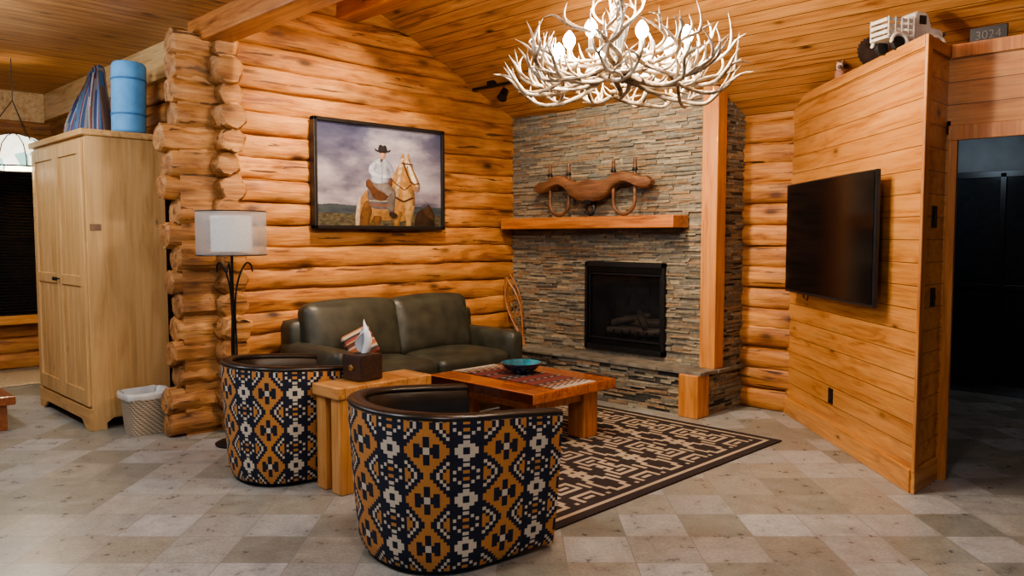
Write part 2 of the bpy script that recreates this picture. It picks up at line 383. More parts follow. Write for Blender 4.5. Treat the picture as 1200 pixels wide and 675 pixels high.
mb=MB(); mb.box(4.41,-.63,2.12,6.6,-.51,2.63); mb.box(5.45,-.63,0,6.6,-.51,2.63); mb.box(4.40,-.63,0,4.43,-.51,2.2)
struct(mb.build('wall_right',M['boardX']),'board wall around the dark doorway')
mb=MB(); mb.box(4.425,-.65,0,4.475,-.63,2.08); mb.box(4.425,-.655,2.08,5.6,-.63,2.17); mb.box(5.42,-.65,0,5.5,-.63,2.08); mb.box(4.43,-.63,0,4.445,-.51,2.1)
mb.box(4.43,-.65,2.57,6.6,-.63,2.65)
struct(mb.build('door_1',M['trimZ'],bevel=.003),'pine casing around the dark doorway')
mb=MB(); mb.prism([(4.41,-.62),(6.6,-.62),(6.6,2.7),(3.2,2.7),(3.2,.6)],2.56,2.628); struct(mb.build('added_closet_lid',M['boardX']))  # added lid, shuts light from the sloped ceiling out of the doorway room
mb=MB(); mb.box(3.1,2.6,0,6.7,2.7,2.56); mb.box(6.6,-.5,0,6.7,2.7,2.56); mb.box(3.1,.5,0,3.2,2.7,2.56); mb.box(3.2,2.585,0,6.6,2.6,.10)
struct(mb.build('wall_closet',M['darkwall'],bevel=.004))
mb=MB()
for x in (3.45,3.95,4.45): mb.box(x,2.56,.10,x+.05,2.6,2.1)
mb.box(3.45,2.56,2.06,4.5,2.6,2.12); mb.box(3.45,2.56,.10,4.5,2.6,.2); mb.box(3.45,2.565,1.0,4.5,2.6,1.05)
w2_=mb.build('reflection_frame',M['bezel'],bevel=.003); struct(w2_,'dark framed glass added for reflections in the dim room beyond the doorway')  # glass frame added here to give the dim room reflections
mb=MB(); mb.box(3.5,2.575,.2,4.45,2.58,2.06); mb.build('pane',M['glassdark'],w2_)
w=MB(); X=-4.22
for a in ((-4.75,.52,-3.2,.62),(-4.75,2.36,-3.2,2.46)): w.box(X-.10,a[0],a[1],X+.02,a[2],a[3])
for y in (-4.75,-3.29): w.box(X-.10,y,.6,X+.02,y+.09,2.38)
wo=w.build('window_1',M['trimY'],bevel=.004); struct(wo,'window with dark blinds beside the tall cabinet')
w=MB(); w.box(X-.05,-4.68,.6,X-.04,-3.22,2.38); w.build('pane',M['night'],wo)
w=MB()
for k in range(50):
    z=.625+k*.0352; w.add([(X-.032,-4.66,z+.018),(X-.032,-3.29,z+.018),(X-.008,-3.29,z),(X-.008,-4.66,z),(X-.032,-4.66,z+.021),(X-.032,-3.29,z+.021),(X-.008,-3.29,z+.003),(X-.008,-4.66,z+.003)],[(0,1,2,3),(4,5,6,7),(0,1,5,4),(2,3,7,6),(1,2,6,5),(0,3,7,4)])
w.build('blind',M['blind'],wo)
# ------------------------------------------------------------ fireplace
fp=thing('fireplace','tall stacked slate fireplace with black gas firebox, raised hearth and timber mantel','fireplace',(1.26,0,0))
PAL=[(.21,.18,.125),(.27,.235,.16),(.15,.135,.10),(.33,.265,.17),(.38,.285,.16),(.31,.18,.085),(.24,.155,.085),(.24,.215,.165),(.11,.10,.08),(.40,.33,.22),(.22,.205,.15),(.33,.24,.14),(.18,.165,.125),(.21,.20,.165),(.28,.16,.08)]
PAL=[tuple(x*.68+m_*.32 for x,m_ in zip(c,(.235,.195,.14))) for c in PAL]
def ledger(mb,u0,u1,z0,z1,place,hole=None,jut=.025):
    z=z0
    while z<z1-.005:
        h=min(RN.choice((.012,.015,.018,.022,.026)),z1-z)
        if z1-z-h<.012: h=z1-z
        u=u0-RN.uniform(0,.15)
        while u<u1:
            L=RN.uniform(.06,.28); a,b=max(u,u0),min(u+L,u1); u+=L
            if b-a<.008: continue
            segs=[(a,b)]
            if hole and z+h>hole[2] and z<hole[3]:
                segs=[]
                if a<hole[0]: segs.append((a,min(b,hole[0])))
                if b>hole[1]: segs.append((max(a,hole[1]),b))
            for p,q in segs:
                if q-p<.006: continue
                d=RN.uniform(.002,jut); col=RN.choice(PAL); f=RN.uniform(.82,1.12); col=tuple(x*f for x in col)
                g_=.0008
                vs=[place(uu,zz,dd+ (RN.uniform(-.004,.004) if dd>0 else 0)) for dd in (-.03,d) for zz in (z+g_,z+h-g_) for uu in (p+g_,q-g_)]
                mb.add(vs,[(0,2,3,1),(4,5,7,6),(0,1,5,4),(2,6,7,3),(0,4,6,2),(1,3,7,5)],0,col)
        z+=h
H=(1.077,1.987,.43,1.265)
mb=MB(); dk=(.05,.045,.038)
ledger(mb,0.05,2.36,.36,2.76,lambda u,z,d:(u,.02-d,z),H)
ledger(mb,.07,.5,.36,2.72,lambda u,z,d:(2.475+d,u,z))
mb.box(.0,.03,0,H[0],.5,2.76,0,dk); mb.box(H[1],.03,0,2.48,.5,2.55,0,dk); mb.box(H[0],.03,0,H[1],.5,H[2],0,dk); mb.box(H[0],.03,H[3],H[1],.5,2.72,0,dk)
mb.build('stone_surround',M['stone'],fp,True)
mb=MB()
ledger(mb,0.1,2.33,0,.35,lambda u,z,d:(u,-.24-d,z),None,.035)
ledger(mb,-.2,.5,0,.35,lambda u,z,d:(2.475+d,u,z),None,.03)
mb.box(.08,-.25,0,2.48,.03,.35,0,dk)
mb.build('hearth',M['stone'],fp,True)
mb=MB()
x=.09
while x<2.5:
    L=min(RN.uniform(.35,.6),2.53-x); 
    if 2.53-x-L<.2: L=2.53-x
    mb.box(x,-.29+RN.uniform(-.01,.012),.354,x+L-.004,.0,.384+RN.uniform(-.003,.002)); x+=L
mb.box(2.495,-.02,.354,2.54,.42,.384)
mb.build('hearth_slab',M['slab'],fp,True,bevel=.006)
mb=MB(); mb.box(2.33,-.315,0,2.515,-.13,.36); mb.build('hearth_corner_block',M['trimZ'],fp,True,bevel=.008)
mb=MB(); mb.box(2.362,-.05,.384,2.51,.10,2.76); o=mb.build('corner_post',M['trimZ'],fp,True,bevel=.008)
mb=MB(); mb.box(2.41,-.056,1.60,2.47,-.05,1.70); mb.build('switch_plate',M['plate'],o,bevel=.002)
mb=MB(); mb.box(.12,-.24,1.58,2.21,.0,1.69); mb.build('mantel_shelf',M['beam'],fp,True,bevel=.01)
x0,x1,z0,z1=H
mb=MB(); t=.03
mb.box(x0,-.035,z0,x0+t,.03,z1); mb.box(x1-t,-.035,z0,x1,.03,z1); mb.box(x0,-.035,z1-.045,x1,.03,z1); mb.box(x0,-.035,z0,x1,.03,z0+.045)
mb.box(x0+.04,-.02,z0+.07,x0+.055,.03,z1-.07); mb.box(x1-.055,-.02,z0+.07,x1-.04,.03,z1-.07)
mb.box(x0+.04,-.02,z1-.12,x1-.04,.03,z1-.10)
mb.box(x0+.04,-.02,z0+.10,x1-.04,.03,z0+.12)
fr=mb.build('firebox_frame',M['black'],fp,True,bevel=.004)
for zb in (z1-.092,z0+.05):
    for k in range(4):
        mb=MB(); mb.box(x0+.04,-.03,zb+k*.012,x1-.04,-.01,zb+k*.012+.006); mb.build('louver',M['iron'],fr,True)
mb=MB(); mb.box(x0+.05,.005,z0+.11,x1-.05,.009,z1-.11); mb.build('glass_pane',M['glass'],fr,True)
mb=MB(); mb.box(x0,.03,z0,x0+.03,.45,z1); mb.box(x1-.03,.03,z0,x1,.45,z1); mb.box(x0,.42,z0,x1,.45,z1); mb.box(x0,.03,z0,x1,.45,z0+.03); mb.box(x0,.03,z1-.03,x1,.45,z1)
for r_ in range(8):
    for q in range(5):
        xx=x0+.04+q*.17+(r_%2)*.08
        if xx+.155<x1-.03: mb.box(xx,.405,z0+.05+r_*.09,xx+.155,.42,z0+.125+r_*.09)
mb.build('firebox_lining',M['soot'],fp,True)
for (a,b,r_) in (((1.25,.12,.60),(1.83,.16,.62),.045),((1.22,.25,.66),(1.80,.22,.70),.05),((1.35,.10,.68),(1.62,.30,.76),.035),((1.7,.09,.66),(1.5,.28,.78),.035),((1.3,.3,.6),(1.8,.3,.6),.05)):
    a=Vector(a);b=Vector(b); m_=MB(); m_.tube([a,a.lerp(b,.3)+Vector((0,0,.01)),a.lerp(b,.7)-Vector((0,0,.008)),b],[r_*.85,r_,r_*1.05,r_*.8],10)
    m_.build('gas_log',M['fireclay'],fp,True,smooth=50)
mb=MB()
for k in range(7): 
    x=1.25+k*.095; mb.tube([(x,.08,.62),(x,.08,.545),(x,.33,.545)],.008,6)
mb.tube([(1.2,.1,.54),(1.86,.1,.54)],.01,6); mb.tube([(1.2,.3,.54),(1.86,.3,.54)],.01,6)
for x in (1.22,1.84):
    for y in (.1,.3): mb.tube([(x,y,.54),(x,y,.455)],.01,6)
mb.build('grate',M['iron'],fp,True)
# ------------------------------------------------------------ ox yoke on the mantel
yk=thing('ox_yoke','carved wooden ox yoke with two bent bows standing on the timber mantel','yoke',(1.22,-.13,1.692))
TOPZ=[(-.70,.305),(-.65,.345),(-.56,.355),(-.47,.385),(-.38,.405),(-.29,.385),(-.21,.345),(-.12,.335),(0,.345),(.12,.335),(.21,.345),(.29,.385),(.38,.405),(.47,.385),(.56,.355),(.65,.345),(.70,.305)]
BOTZ=[(-.70,.27),(-.65,.24),(-.56,.245),(-.47,.285),(-.38,.30),(-.29,.265),(-.21,.19),(-.12,.15),(0,.14),(.12,.15),(.21,.19),(.29,.265),(.38,.30),(.47,.285),(.56,.245),(.65,.24),(.70,.27)]
tp=cr([(a,0,b) for a,b in TOPZ],4); bt=cr([(a,0,b) for a,b in BOTZ],4)
vs=[];fs=[]; n=14
for i,(a,b) in enumerate(zip(tp,bt)):
    cz_=(a.z+b.z)/2; hz=(a.z-b.z)/2; hy=.06*(1-.35*abs(a.x/.70)**3)
    for k in range(n):
        an=2*PI*k/n; e=.55; cc,ss=math.cos(an),math.sin(an)
        rr=1+.14*noise.noise((a.x*7,cc*2,ss*2))+.06*noise.noise((a.x*22,cc*3,ss*3))
        vs.append((a.x,hy*math.copysign(abs(cc)**e,cc)*rr,cz_+hz*math.copysign(abs(ss)**e,ss)*rr))
for i in range(len(tp)-1):
    for k in range(n): fs.append((i*n+k,i*n+(k+1)%n,(i+1)*n+(k+1)%n,(i+1)*n+k))
fs+=[tuple(range(n)),tuple(range((len(tp)-1)*n,len(tp)*n))]
mb=MB(); mb.add(vs,fs); mb.build('beam',M['yoke'],yk,smooth=35)
for cx in (-.39,.39):
    p=[]
    for i in range(19):
        a=PI*i/18; p.append((cx-.12*math.cos(a),0,.137-.12*math.sin(a)))
    p=[(cx-.12,0,.51)]+[(cx-.12,0,.26)]+p+[(cx+.12,0,.26),(cx+.12,0,.51)]
    mb=MB(); mb.tube(p,.0165,8); mb.build('bow',M['yoke'],yk,smooth=60)
    for sx in (-.12,.12):
        mb=MB(); mb.lathe([(.024,0),(.026,.012),(.018,.03)],10,(cx+sx,0,.40)); mb.build('peg',M['iron'],yk)
p=[(.045*math.cos(a),.005*math.sin(2*a),.068+.052*math.sin(a)) for a in [2*PI*i/18 for i in range(18)]]
mb=MB(); mb.tube(p,.012,6,closed=True); mb.build('iron_ring',M['iron'],yk,smooth=50)
mb=MB(); mb.box(-.04,-.06,.115,.04,.06,.155); mb.build('iron_staple',M['iron'],yk,bevel=.006)
# ------------------------------------------------------------ snowshoes
def snowshoe(loc,rx,ry,rz,label):
    t=thing('snowshoe',label,'snowshoe',loc,rz,'wooden snowshoes by the hearth')
    t.rotation_euler=(rx,ry,rz)
    N=34; L=[]; W=.078
    def hw(z,c_): return W*c_*((1-.55*((z-.42)/.32)**2) if z>.42 else (1-.55*((.42-z)/.32)**1.2))
    for i in range(N):
        a=2*PI*i/N; z=.42+.32*math.sin(a); L.append((hw(z,math.cos(a)),0.0,z))
    mb=MB(); mb.tube(L,.009,6,closed=True); mb.tube([(-.01,0,.12),(-.006,0,.0)],.008,6); mb.tube([(.01,0,.12),(.006,0,.0)],.008,6)
    mb.tube([(-.07,0,.5),(.07,0,.5)],.007,6); mb.tube([(-.065,0,.32),(.065,0,.32)],.007,6)
    mb.build('frame',M['snowframe'],t,smooth=60)
    mb=MB()
    for k in range(-4,5):
        for s_ in (-1,1):
            pts_=[]
            for q in range(44):
                z=.11+q*.0145; x=k*.045+s_*(z-.42)*.5
                ww=hw(z,math.sqrt(max(0,1-((z-.42)/.32)**2)))
                if abs(x)<ww: pts_.append((x,0,z))
            if len(pts_)>2: mb.tube([pts_[0],pts_[-1]],.0010,4)
    mb.build('webbing',M['rawhide'],t)
snowshoe((.27,-.08,.386),math.radians(-3),math.radians(-12),math.radians(20),'front wooden snowshoe with rawhide webbing leaning in the fireplace corner')
snowshoe((.40,-.17,.386),math.radians(-4),math.radians(-20),math.radians(15),'second wooden snowshoe leaning nearer the stone, partly overlapping the first')
# ------------------------------------------------------------ painting
pa=thing('framed_picture','black framed picture of a mounted rider on a golden horse, on log wall','picture',(.13,-1.72,1.57))
y0,y1,zz0,zz1=-2.42,-1.01,1.57,2.505; fw=.032
mb=MB(); xf=.09
for a in ((y0,zz0,y1,zz0+fw),(y0,zz1-fw,y1,zz1),(y0,zz0,y0+fw,zz1),(y1-fw,zz0,y1,zz1)): mb.box(xf,a[0],a[1],.15,a[2],a[3])
mb.box(.06,y0+.01,zz0+.01,.11,y1-.01,zz1-.01)
mb.build('frame',M['frameblk'],pa,True,bevel=.005)
W_,H_=y1-y0-2*fw,zz1-zz0-2*fw
NX,NZ=350,230
def mixc(a,b,t): t=max(0,min(1,t)); return tuple(x+(y-x)*t for x,y in zip(a,b))
IMG=[None]*((NX+1)*(NZ+1))
for j in range(NZ+1):
    for i in range(NX+1):
        u,v=i/NX,j/NZ
        n_=noise.fractal((u*2.2,v*3.6+2,1.3),.9,2.1,5)
        hz=.20+.02*noise.noise((u*4,0,0))+.004*noise.noise((u*40,0,0))
        if v>hz:
            c_=mixc((.28,.235,.255),(.07,.075,.14),(v-.2)*1.25); c_=mixc(c_,(.40,.355,.38),n_*1.2+.06); c_=mixc(c_,(.035,.038,.075),-n_*1.4)
        elif v>.12+.015*noise.noise((u*6,3,0)): c_=mixc((.025,.035,.045),(.05,.06,.065),.5+noise.noise((u*12,v*30,0)))
        else: c_=mixc((.03,.027,.018),(.10,.08,.045),.5+noise.fractal((u*30,v*40,0),.8,2,3))
        IMG[j*(NX+1)+i]=c_
pk=[0]
XF=[1,0,1,0]; BF=[.96,.01,.94,-.03]
def poly(P_,c_,vol=.55,ns=.35,lit=.15):
    P_=[((p[0]*XF[0]+XF[1])*BF[0]+BF[1],(p[1]*XF[2]+XF[3])*BF[2]+BF[3]) for p in P_]
    pk[0]+=1; us=[p[0] for p in P_]; vs_=[p[1] for p in P_]
    n=len(P_)
    for j in range(max(0,int(min(vs_)*NZ)),min(NZ,int(max(vs_)*NZ)+1)+1):
        v=j/NZ; xs=[]
        for a in range(n):
            (ax,ay),(bx,by)=P_[a],P_[(a+1)%n]
            if (ay>v)!=(by>v): xs.append(ax+(v-ay)/(by-ay)*(bx-ax))
        xs.sort()
        for a,b in zip(xs[::2],xs[1::2]):
            w0=b-a
            for i in range(max(0,math.ceil(a*NX)),min(NX,int(b*NX))+1):
                u=i/NX; t=(u-a)/w0 if w0>1e-6 else .5
                sh=1-vol+vol*1.25*math.sin(PI*min(1,max(0,t*.85+.12+lit*.3)))**.8
                sh*=1+ns*noise.fractal((u*26,v*20,pk[0]*1.7),.8,2.1,3)
                sh*=.55+.45*min(1,max(0,v*2.0))
                IMG[j*(NX+1)+i]=tuple(max(0,x*sh) for x in c_)
def spl(P_,k=4):
    P=[Vector((p[0],p[1],0)) for p in P_]; n=len(P); out=[]
    for i in range(n):
        a,b,c,d=P[i-1],P[i],P[(i+1)%n],P[(i+2)%n]
        for q in range(k):
            t=q/k; r=.5*((2*b)+(c-a)*t+(2*a-5*b+4*c-d)*t*t+(3*b-a-3*c+d)*t**3); out.append((r.x,r.y))
    return out
def blob(P_,c_,**k): poly(spl(P_),c_,**k)
gold=(.34,.17,.055);gl=(.46,.27,.11);gd=(.17,.075,.026);cream=(.52,.40,.27)
blob([(.80,-.05),(.79,.10),(.82,.19),(.87,.23),(.93,.20),(.965,.12),(.97,.0),(.92,-.05)],(.05,.026,.014))
blob([(.87,.19),(.895,.26),(.92,.28),(.95,.22),(.975,.15),(.97,.11),(.945,.11),(.91,.14)],(.08,.04,.02))
blob([(.325,-.05),(.31,.12),(.32,.27),(.355,.38),(.42,.44),(.52,.45),(.62,.44),(.66,.24),(.62,.11),(.52,.09),(.46,.11),(.42,.06),(.405,-.05)],gold,vol=.65)
blob([(.325,-.05),(.32,.09),(.345,.24),(.385,.30),(.42,.20),(.40,.08),(.395,-.05)],gd)
blob([(.43,.13),(.435,.02),(.44,-.05),(.475,-.05),(.48,.04),(.50,.13)],gd)
blob([(.325,.33),(.30,.26),(.285,.10),(.292,-.02),(.315,.02),(.325,.20)],cream,vol=.3)
blob([(.56,.30),(.575,.44),(.60,.56),(.63,.66),(.675,.73),(.725,.68),(.76,.56),(.785,.42),(.79,.28),(.765,.15),(.71,.09),(.63,.09),(.575,.16)],gold,vol=.5)
blob([(.60,.20),(.605,.08),(.605,-.05),(.65,-.05),(.655,.08),(.675,.18)],gold); blob([(.70,.20),(.71,.08),(.71,-.05),(.755,-.05),(.76,.08),(.785,.26)],gl)
blob([(.68,.46),(.73,.44),(.765,.36),(.77,.26),(.735,.20),(.69,.27)],gl,vol=.4)
XF=[1,.01,1,.0]
blob([(.655,.74),(.662,.80),(.678,.84),(.69,.79),(.71,.80),(.722,.845),(.736,.82),(.742,.76),(.77,.67),(.81,.56),(.83,.49),(.825,.44),(.80,.415),(.77,.43),(.74,.50),(.70,.57),(.66,.64)],gold,vol=.5)
blob([(.71,.755),(.728,.755),(.76,.65),(.80,.53),(.805,.48),(.78,.50),(.74,.59)],(.60,.50,.37),vol=.3)
blob([(.775,.45),(.80,.48),(.826,.47),(.822,.43),(.798,.41)],(.22,.13,.10),vol=.3)
blob([(.700,.69),(.712,.703),(.722,.69),(.71,.678)],(.012,.006,.005),vol=0); blob([(.753,.70),(.761,.708),(.766,.69)],(.012,.006,.005),vol=0)
for k in range(15):
    a=.657-.003*k; b=.77-.024*k; poly([(a,b),(a+.028,b+.02),(a+.016,b-.09),(a-.016,b-.13),(a-.010,b-.04)],mixc(cream,(.30,.19,.10),(k*37%10)/10),vol=.3)
blob([(.69,.80),(.70,.815),(.72,.79),(.72,.72),(.706,.68),(.695,.73)],cream,vol=.3)
def strip(P_,w,c_):
    for a,b in zip(P_,P_[1:]):
        dx,dy=b[0]-a[0],b[1]-a[1]; L=math.hypot(dx,dy) or 1; nx,ny=-dy/L*w,dx/L*w
        poly([(a[0]+nx,a[1]+ny),(b[0]+nx,b[1]+ny),(b[0]-nx,b[1]-ny),(a[0]-nx,a[1]-ny)],c_,vol=0,ns=0)
BR=(.035,.014,.008)
strip([(.665,.73),(.71,.725),(.765,.72)],.007,BR); strip([(.735,.53),(.775,.50),(.822,.515)],.007,BR); strip([(.68,.74),(.715,.61),(.75,.51)],.006,BR)
strip([(.75,.50),(.69,.43),(.61,.50),(.555,.57)],.0045,BR)
XF=[1,0,1,0]
strip([(.60,.36),(.69,.30),(.775,.35)],.010,(.07,.028,.012))
blob([(.385,.40),(.40,.45),(.50,.465),(.58,.45),(.60,.34),(.56,.22),(.43,.22),(.39,.30)],(.12,.10,.10),vol=.3)
strip([(.40,.26),(.58,.25)],.008,(.26,.09,.045)); strip([(.395,.30),(.59,.30)],.006,(.30,.27,.21))
blob([(.375,.45),(.375,.51),(.40,.53),(.425,.50),(.50,.475),(.555,.50),(.575,.545),(.59,.53),(.59,.46),(.57,.36),(.50,.30),(.43,.34),(.40,.42)],(.10,.04,.018),vol=.4)
XF=[.9,.05,.9,.05]
blob([(.42,.49),(.47,.53),(.55,.50),(.61,.44),(.635,.38),(.62,.33),(.575,.33),(.52,.38),(.46,.42)],(.17,.14,.125),vol=.45)
blob([(.625,.40),(.635,.34),(.625,.22),(.615,.13),(.575,.13),(.565,.22),(.56,.31),(.58,.37)],(.14,.115,.10),vol=.5)
for k in range(6): poly([(.565,.33-.035*k),(.545,.305-.035*k),(.568,.30-.035*k)],(.19,.155,.13),vol=0)
blob([(.575,.145),(.618,.145),(.655,.105),(.65,.075),(.60,.07),(.575,.085)],(.04,.022,.014)); strip([(.575,.10),(.60,.06),(.64,.062),(.65,.10)],.006,(.18,.10,.05))
blob([(.415,.51),(.41,.60),(.42,.71),(.452,.775),(.505,.79),(.56,.765),(.585,.67),(.572,.57),(.552,.51),(.48,.49)],(.32,.33,.38),vol=.5)
blob([(.43,.74),(.392,.69),(.388,.62),(.43,.565),(.50,.55),(.56,.56),(.60,.57),(.60,.595),(.54,.605),(.475,.61),(.448,.64),(.46,.72)],(.38,.39,.45),vol=.55)
blob([(.56,.765),(.592,.735),(.618,.66),(.625,.60),(.60,.575),(.583,.60),(.582,.64),(.56,.71)],(.24,.25,.31),vol=.4)
blob([(.59,.60),(.615,.607),(.63,.585),(.61,.565),(.59,.57)],(.42,.24,.155),vol=.3)
blob([(.49,.775),(.50,.74),(.52,.775),(.51,.79)],(.09,.06,.06),vol=.2)
strip([(.505,.735),(.507,.52)],.003,(.18,.18,.21))
XF=[.84,.084,.86,.082]
blob([(.482,.82),(.478,.87),(.495,.895),(.525,.895),(.542,.87),(.54,.82),(.522,.785),(.498,.79)],(.36,.20,.13),vol=.5)
blob([(.48,.87),(.50,.892),(.53,.892),(.545,.87),(.54,.855),(.51,.862),(.485,.855)],(.09,.05,.03),vol=.2)
blob([(.505,.812),(.518,.816),(.532,.811),(.52,.803)],(.16,.08,.06),vol=0)
blob([(.430,.912),(.465,.89),(.51,.883),(.555,.89),(.592,.912),(.58,.880),(.53,.866),(.48,.866),(.442,.88)],(.012,.011,.012),vol=.3,ns=0)
blob([(.468,.89),(.472,.935),(.485,.962),(.505,.958),(.515,.95),(.53,.962),(.548,.95),(.555,.915),(.555,.89),(.51,.882)],(.020,.018,.02),vol=.6,ns=0)
XF=[1,0,1,0]
mb=MB(); vs=[(.125,y0+fw+W_*i/NX,zz0+fw+H_*j/NZ) for j in range(NZ+1) for i in range(NX+1)]; fs=[];cs=[]
for j in range(NZ):
    for i in range(NX):
        q=(j*(NX+1)+i,j*(NX+1)+i+1,(j+1)*(NX+1)+i+1,(j+1)*(NX+1)+i); fs.append(q); cs.append(tuple(IMG[a] for a in q))
mb.add(vs,fs,0,cs); mb.build('printed_canvas',M['paint'],pa,True,recalc=False)
# ------------------------------------------------------------ sofa
sf=thing('sofa','dark olive brown leather two cushion sofa against the log wall','sofa',(.6,-1.82,0))
mb=MB(); mb.rbox((.62,-1.82,.20),(.86,1.92,.22),.04,8); mb.build('seat_base',M['leather'],sf,True,smooth=180)
mb=MB(); mb.rbox((.27,-1.82,.46),(.24,1.92,.78),.07,8); mb.build('back_frame',M['leather'],sf,True,smooth=180)
for y in (-2.72,-.93):
    mb=MB(); mb.rbox((.62,y,.37),(.88,.16,.58),.05,8,(0,.01,.012)); mb.build('arm',M['leather'],sf,True,smooth=180)
for y,wy in ((-2.235,.90),(-1.415,.86)):
    mb=MB(); mb.rbox((.70,y,.40),(.72,.81,.20),.06,12,(.01,.0,.035)); mb.build('seat_cushion',M['leather'],sf,True,smooth=180)
    Mx=Matrix.Translation((.42,y-.02,.71))@Matrix.Rotation(math.radians(-12),4,'Y')
    mb=MB(); mb.rbox((0,0,0),(.20,wy,.52),.075,12,(.05,.0,.03),Mx); mb.build('back_cushion',M['leather'],sf,True,smooth=180)
for x in (.24,1.0):
    for y in (-2.73,-.92):
        mb=MB(); mb.lathe([(.02,0),(.03,.04),(.034,.1)],12,(x,y,0)); mb.build('foot',M['iron'],sf,True)
pl=MB(); Mx=Matrix.Translation((.76,-2.40,.655))@Matrix.Rotation(math.radians(-40),4,'Z')@Matrix.Rotation(math.radians(-18),4,'Y')@Matrix.Rotation(math.radians(28),4,'X')
pl.rbox((0,0,0),(.08,.24,.24),.03,24,(.03,0,0),Mx)
SP=[(.28,.06,.03),(.36,.28,.20),(.10,.03,.02),(.32,.22,.13),(.25,.05,.03),(.05,.03,.03),(.38,.31,.23),(.30,.11,.04)]
iv=Mx.inverted(); pl.c=[SP[int(((iv@Vector(pl.v[f[0]]))[2]+.2)/.02)%8] for f in pl.f]
tag(pl.build('throw_pillow',M['cloth'],smooth=180),'small red and cream striped pillow on sofa behind tissue box','pillow')
# ------------------------------------------------------------ upholstery pattern
K_=(.009,.012,.028);O_=(.50,.22,.06);C_=(.58,.51,.40)
def upat(i,j):
    i%=48; jo=j
    if i<28:
        cx=int(abs(i-13.5)); yy=int(abs(jo%28-13.5)); q=yy//2; w_=13-2*q
        if cx<=w_:
            d=cx//2+q
            if d==0: return C_
            if d==1: return K_
            if q<=1 and cx in(4,5,6,7): return K_
            if cx<=1 and q in(2,3): return K_
            return O_
        if cx<=w_+2: return K_
        dx=13-cx; dy=13-yy; d=dx//2+dy//2
        if d<=1: return O_
        if d==2: return K_
        if d==3 : return C_
        return K_
    i-=28; x=i-9.5; ax=abs(x); jj=jo%28; y=jj-13.5; ay=abs(y)
    if ay<2: return K_ if ax<2 else (C_ if ax<7 else K_)
    if ay<4 and 2<=ax<5: return C_
    if ay<6 and ax<2: return C_
    if 7.4<=ay<13:
        k=int((ay-7.4)//1.9)
        if abs(ax)<=(1.5,4.5,7.5)[min(2,k)] and ax>=(0,2.6,5.6)[min(2,k)]: return C_
        if k==2 and ax<1.6: return O_
    return K_
def make_tub():
    t=thing('tub_chair','','chair',(0,0,0))
    wx,fy_,by=.415,.36,-.03
    def path(q):
        st=fy_-by; arc=PI*wx*.99; Ltot=2*st+arc; d=q*Ltot
        if d<st: return (wx,fy_-d),(1,0)
        if d<st+arc:
            a=(d-st)/arc*PI; e=.86
            ca,sa=math.cos(a),math.sin(a)
            return (wx*math.copysign(abs(ca)**e,ca),by-wx*.98*abs(sa)**e),(ca,-sa)
        return (-wx,by+(d-st-arc)),(-1,0)
    def top(q): 
        s_=abs(q-.5)*2; return .714-.055*max(0,(s_-.25)/.75)**1.5
    NS,NZ_=272,88; mb=MB(); vs=[];fs=[];cs=[]
    for i in range(NS+1):
        (x,y),(nx,ny)=path(i/NS); h=top(i/NS)-.014
        for j in range(NZ_+1):
            f=j/NZ_; z=.025+(h-.025)*f; k=.89+.11*min(1,f*1.15)**.7 - (.02*(1-min(1,f*12)))
            vs.append((x*k,y*k if y<0 else y*(.95+.05*f),z))
    for i in range(NS):
        for j in range(NZ_):
            fs.append((i*(NZ_+1)+j,(i+1)*(NZ_+1)+j,(i+1)*(NZ_+1)+j+1,i*(NZ_+1)+j+1)); cs.append(upat(i+20,j))
    mb.add(vs,fs,0,cs)
    for sg in (1,-1):
        cols=8; v2=[];f2=[];c2=[]
        for i in range(cols+1):
            for j in range(NZ_+1):
                f=j/NZ_; z=.025+(top(0)-.039)*f; k=.89+.11*min(1,f*1.15)**.7
                v2.append((sg*(wx*k-i*.0105),fy_*(.95+.05*f)+.016*math.sin(PI*i/cols),z))
        for i in range(cols):
            for j in range(NZ_): f2.append((i*(NZ_+1)+j,(i+1)*(NZ_+1)+j,(i+1)*(NZ_+1)+j+1,i*(NZ_+1)+j+1)); c2.append(upat(i+12,j))
        mb.add(v2,f2,0,c2)
    mb.build('patterned_shell',M['weave'],t,smooth=50)
    mb=MB(); vs=[];fs=[]; NI=60
    for i in range(NI+1):
        (x,y),(nx,ny)=path(i/NI)
        for j,(ins,z) in enumerate(((.04,top(i/NI)-.01),(.078,top(i/NI)-.03),(.09,.55),(.11,.30),(.12,.10))):
            vs.append((x-nx*ins,y-ny*ins,z))
    for i in range(NI):
        for j in range(4): fs.append((i*5+j,(i+1)*5+j,(i+1)*5+j+1,i*5+j+1))
    mb.add(vs,fs); mb.build('inner_back',M['darkleather'],t,smooth=180)
    mb=MB(); n=12; vs=[];fs=[]; NP=60
    for i in range(NP+1):
        (x,y),(nx,ny)=path(i/NP); zt=top(i/NP)-.018
        for k in range(n):
            a=2*PI*k/n; rx,rz=.042*math.cos(a),.020*math.sin(a)
            vs.append((x+nx*(rx-.037),y+ny*(rx-.037),zt+rz))
    for i in range(NP):
        for k in range(n): fs.append((i*n+k,i*n+(k+1)%n,(i+1)*n+(k+1)%n,(i+1)*n+k))
    fs+=[tuple(range(n)),tuple(range(NP*n,NP*n+n))]
    mb.add(vs,fs); mb.build('top_rail',M['darkleather'],t,smooth=60)
    mb=MB(); mb.rbox((0,.03,.36),(.60,.66,.16),.06,12,(0,.01,.03)); mb.build('seat_cushion',M['darkleather'],t,smooth=180)
    mb=MB(); mb.rbox((0,.04,.17),(.62,.60,.24),.03,6); mb.build('seat_base',M['darkleather'],t,smooth=180)
    mb=MB(); mb.lathe([(.30,0),(.32,.015),(.32,.04)],32,(0,0,0)); mb.build('swivel_base',M['iron'],t)
    return t
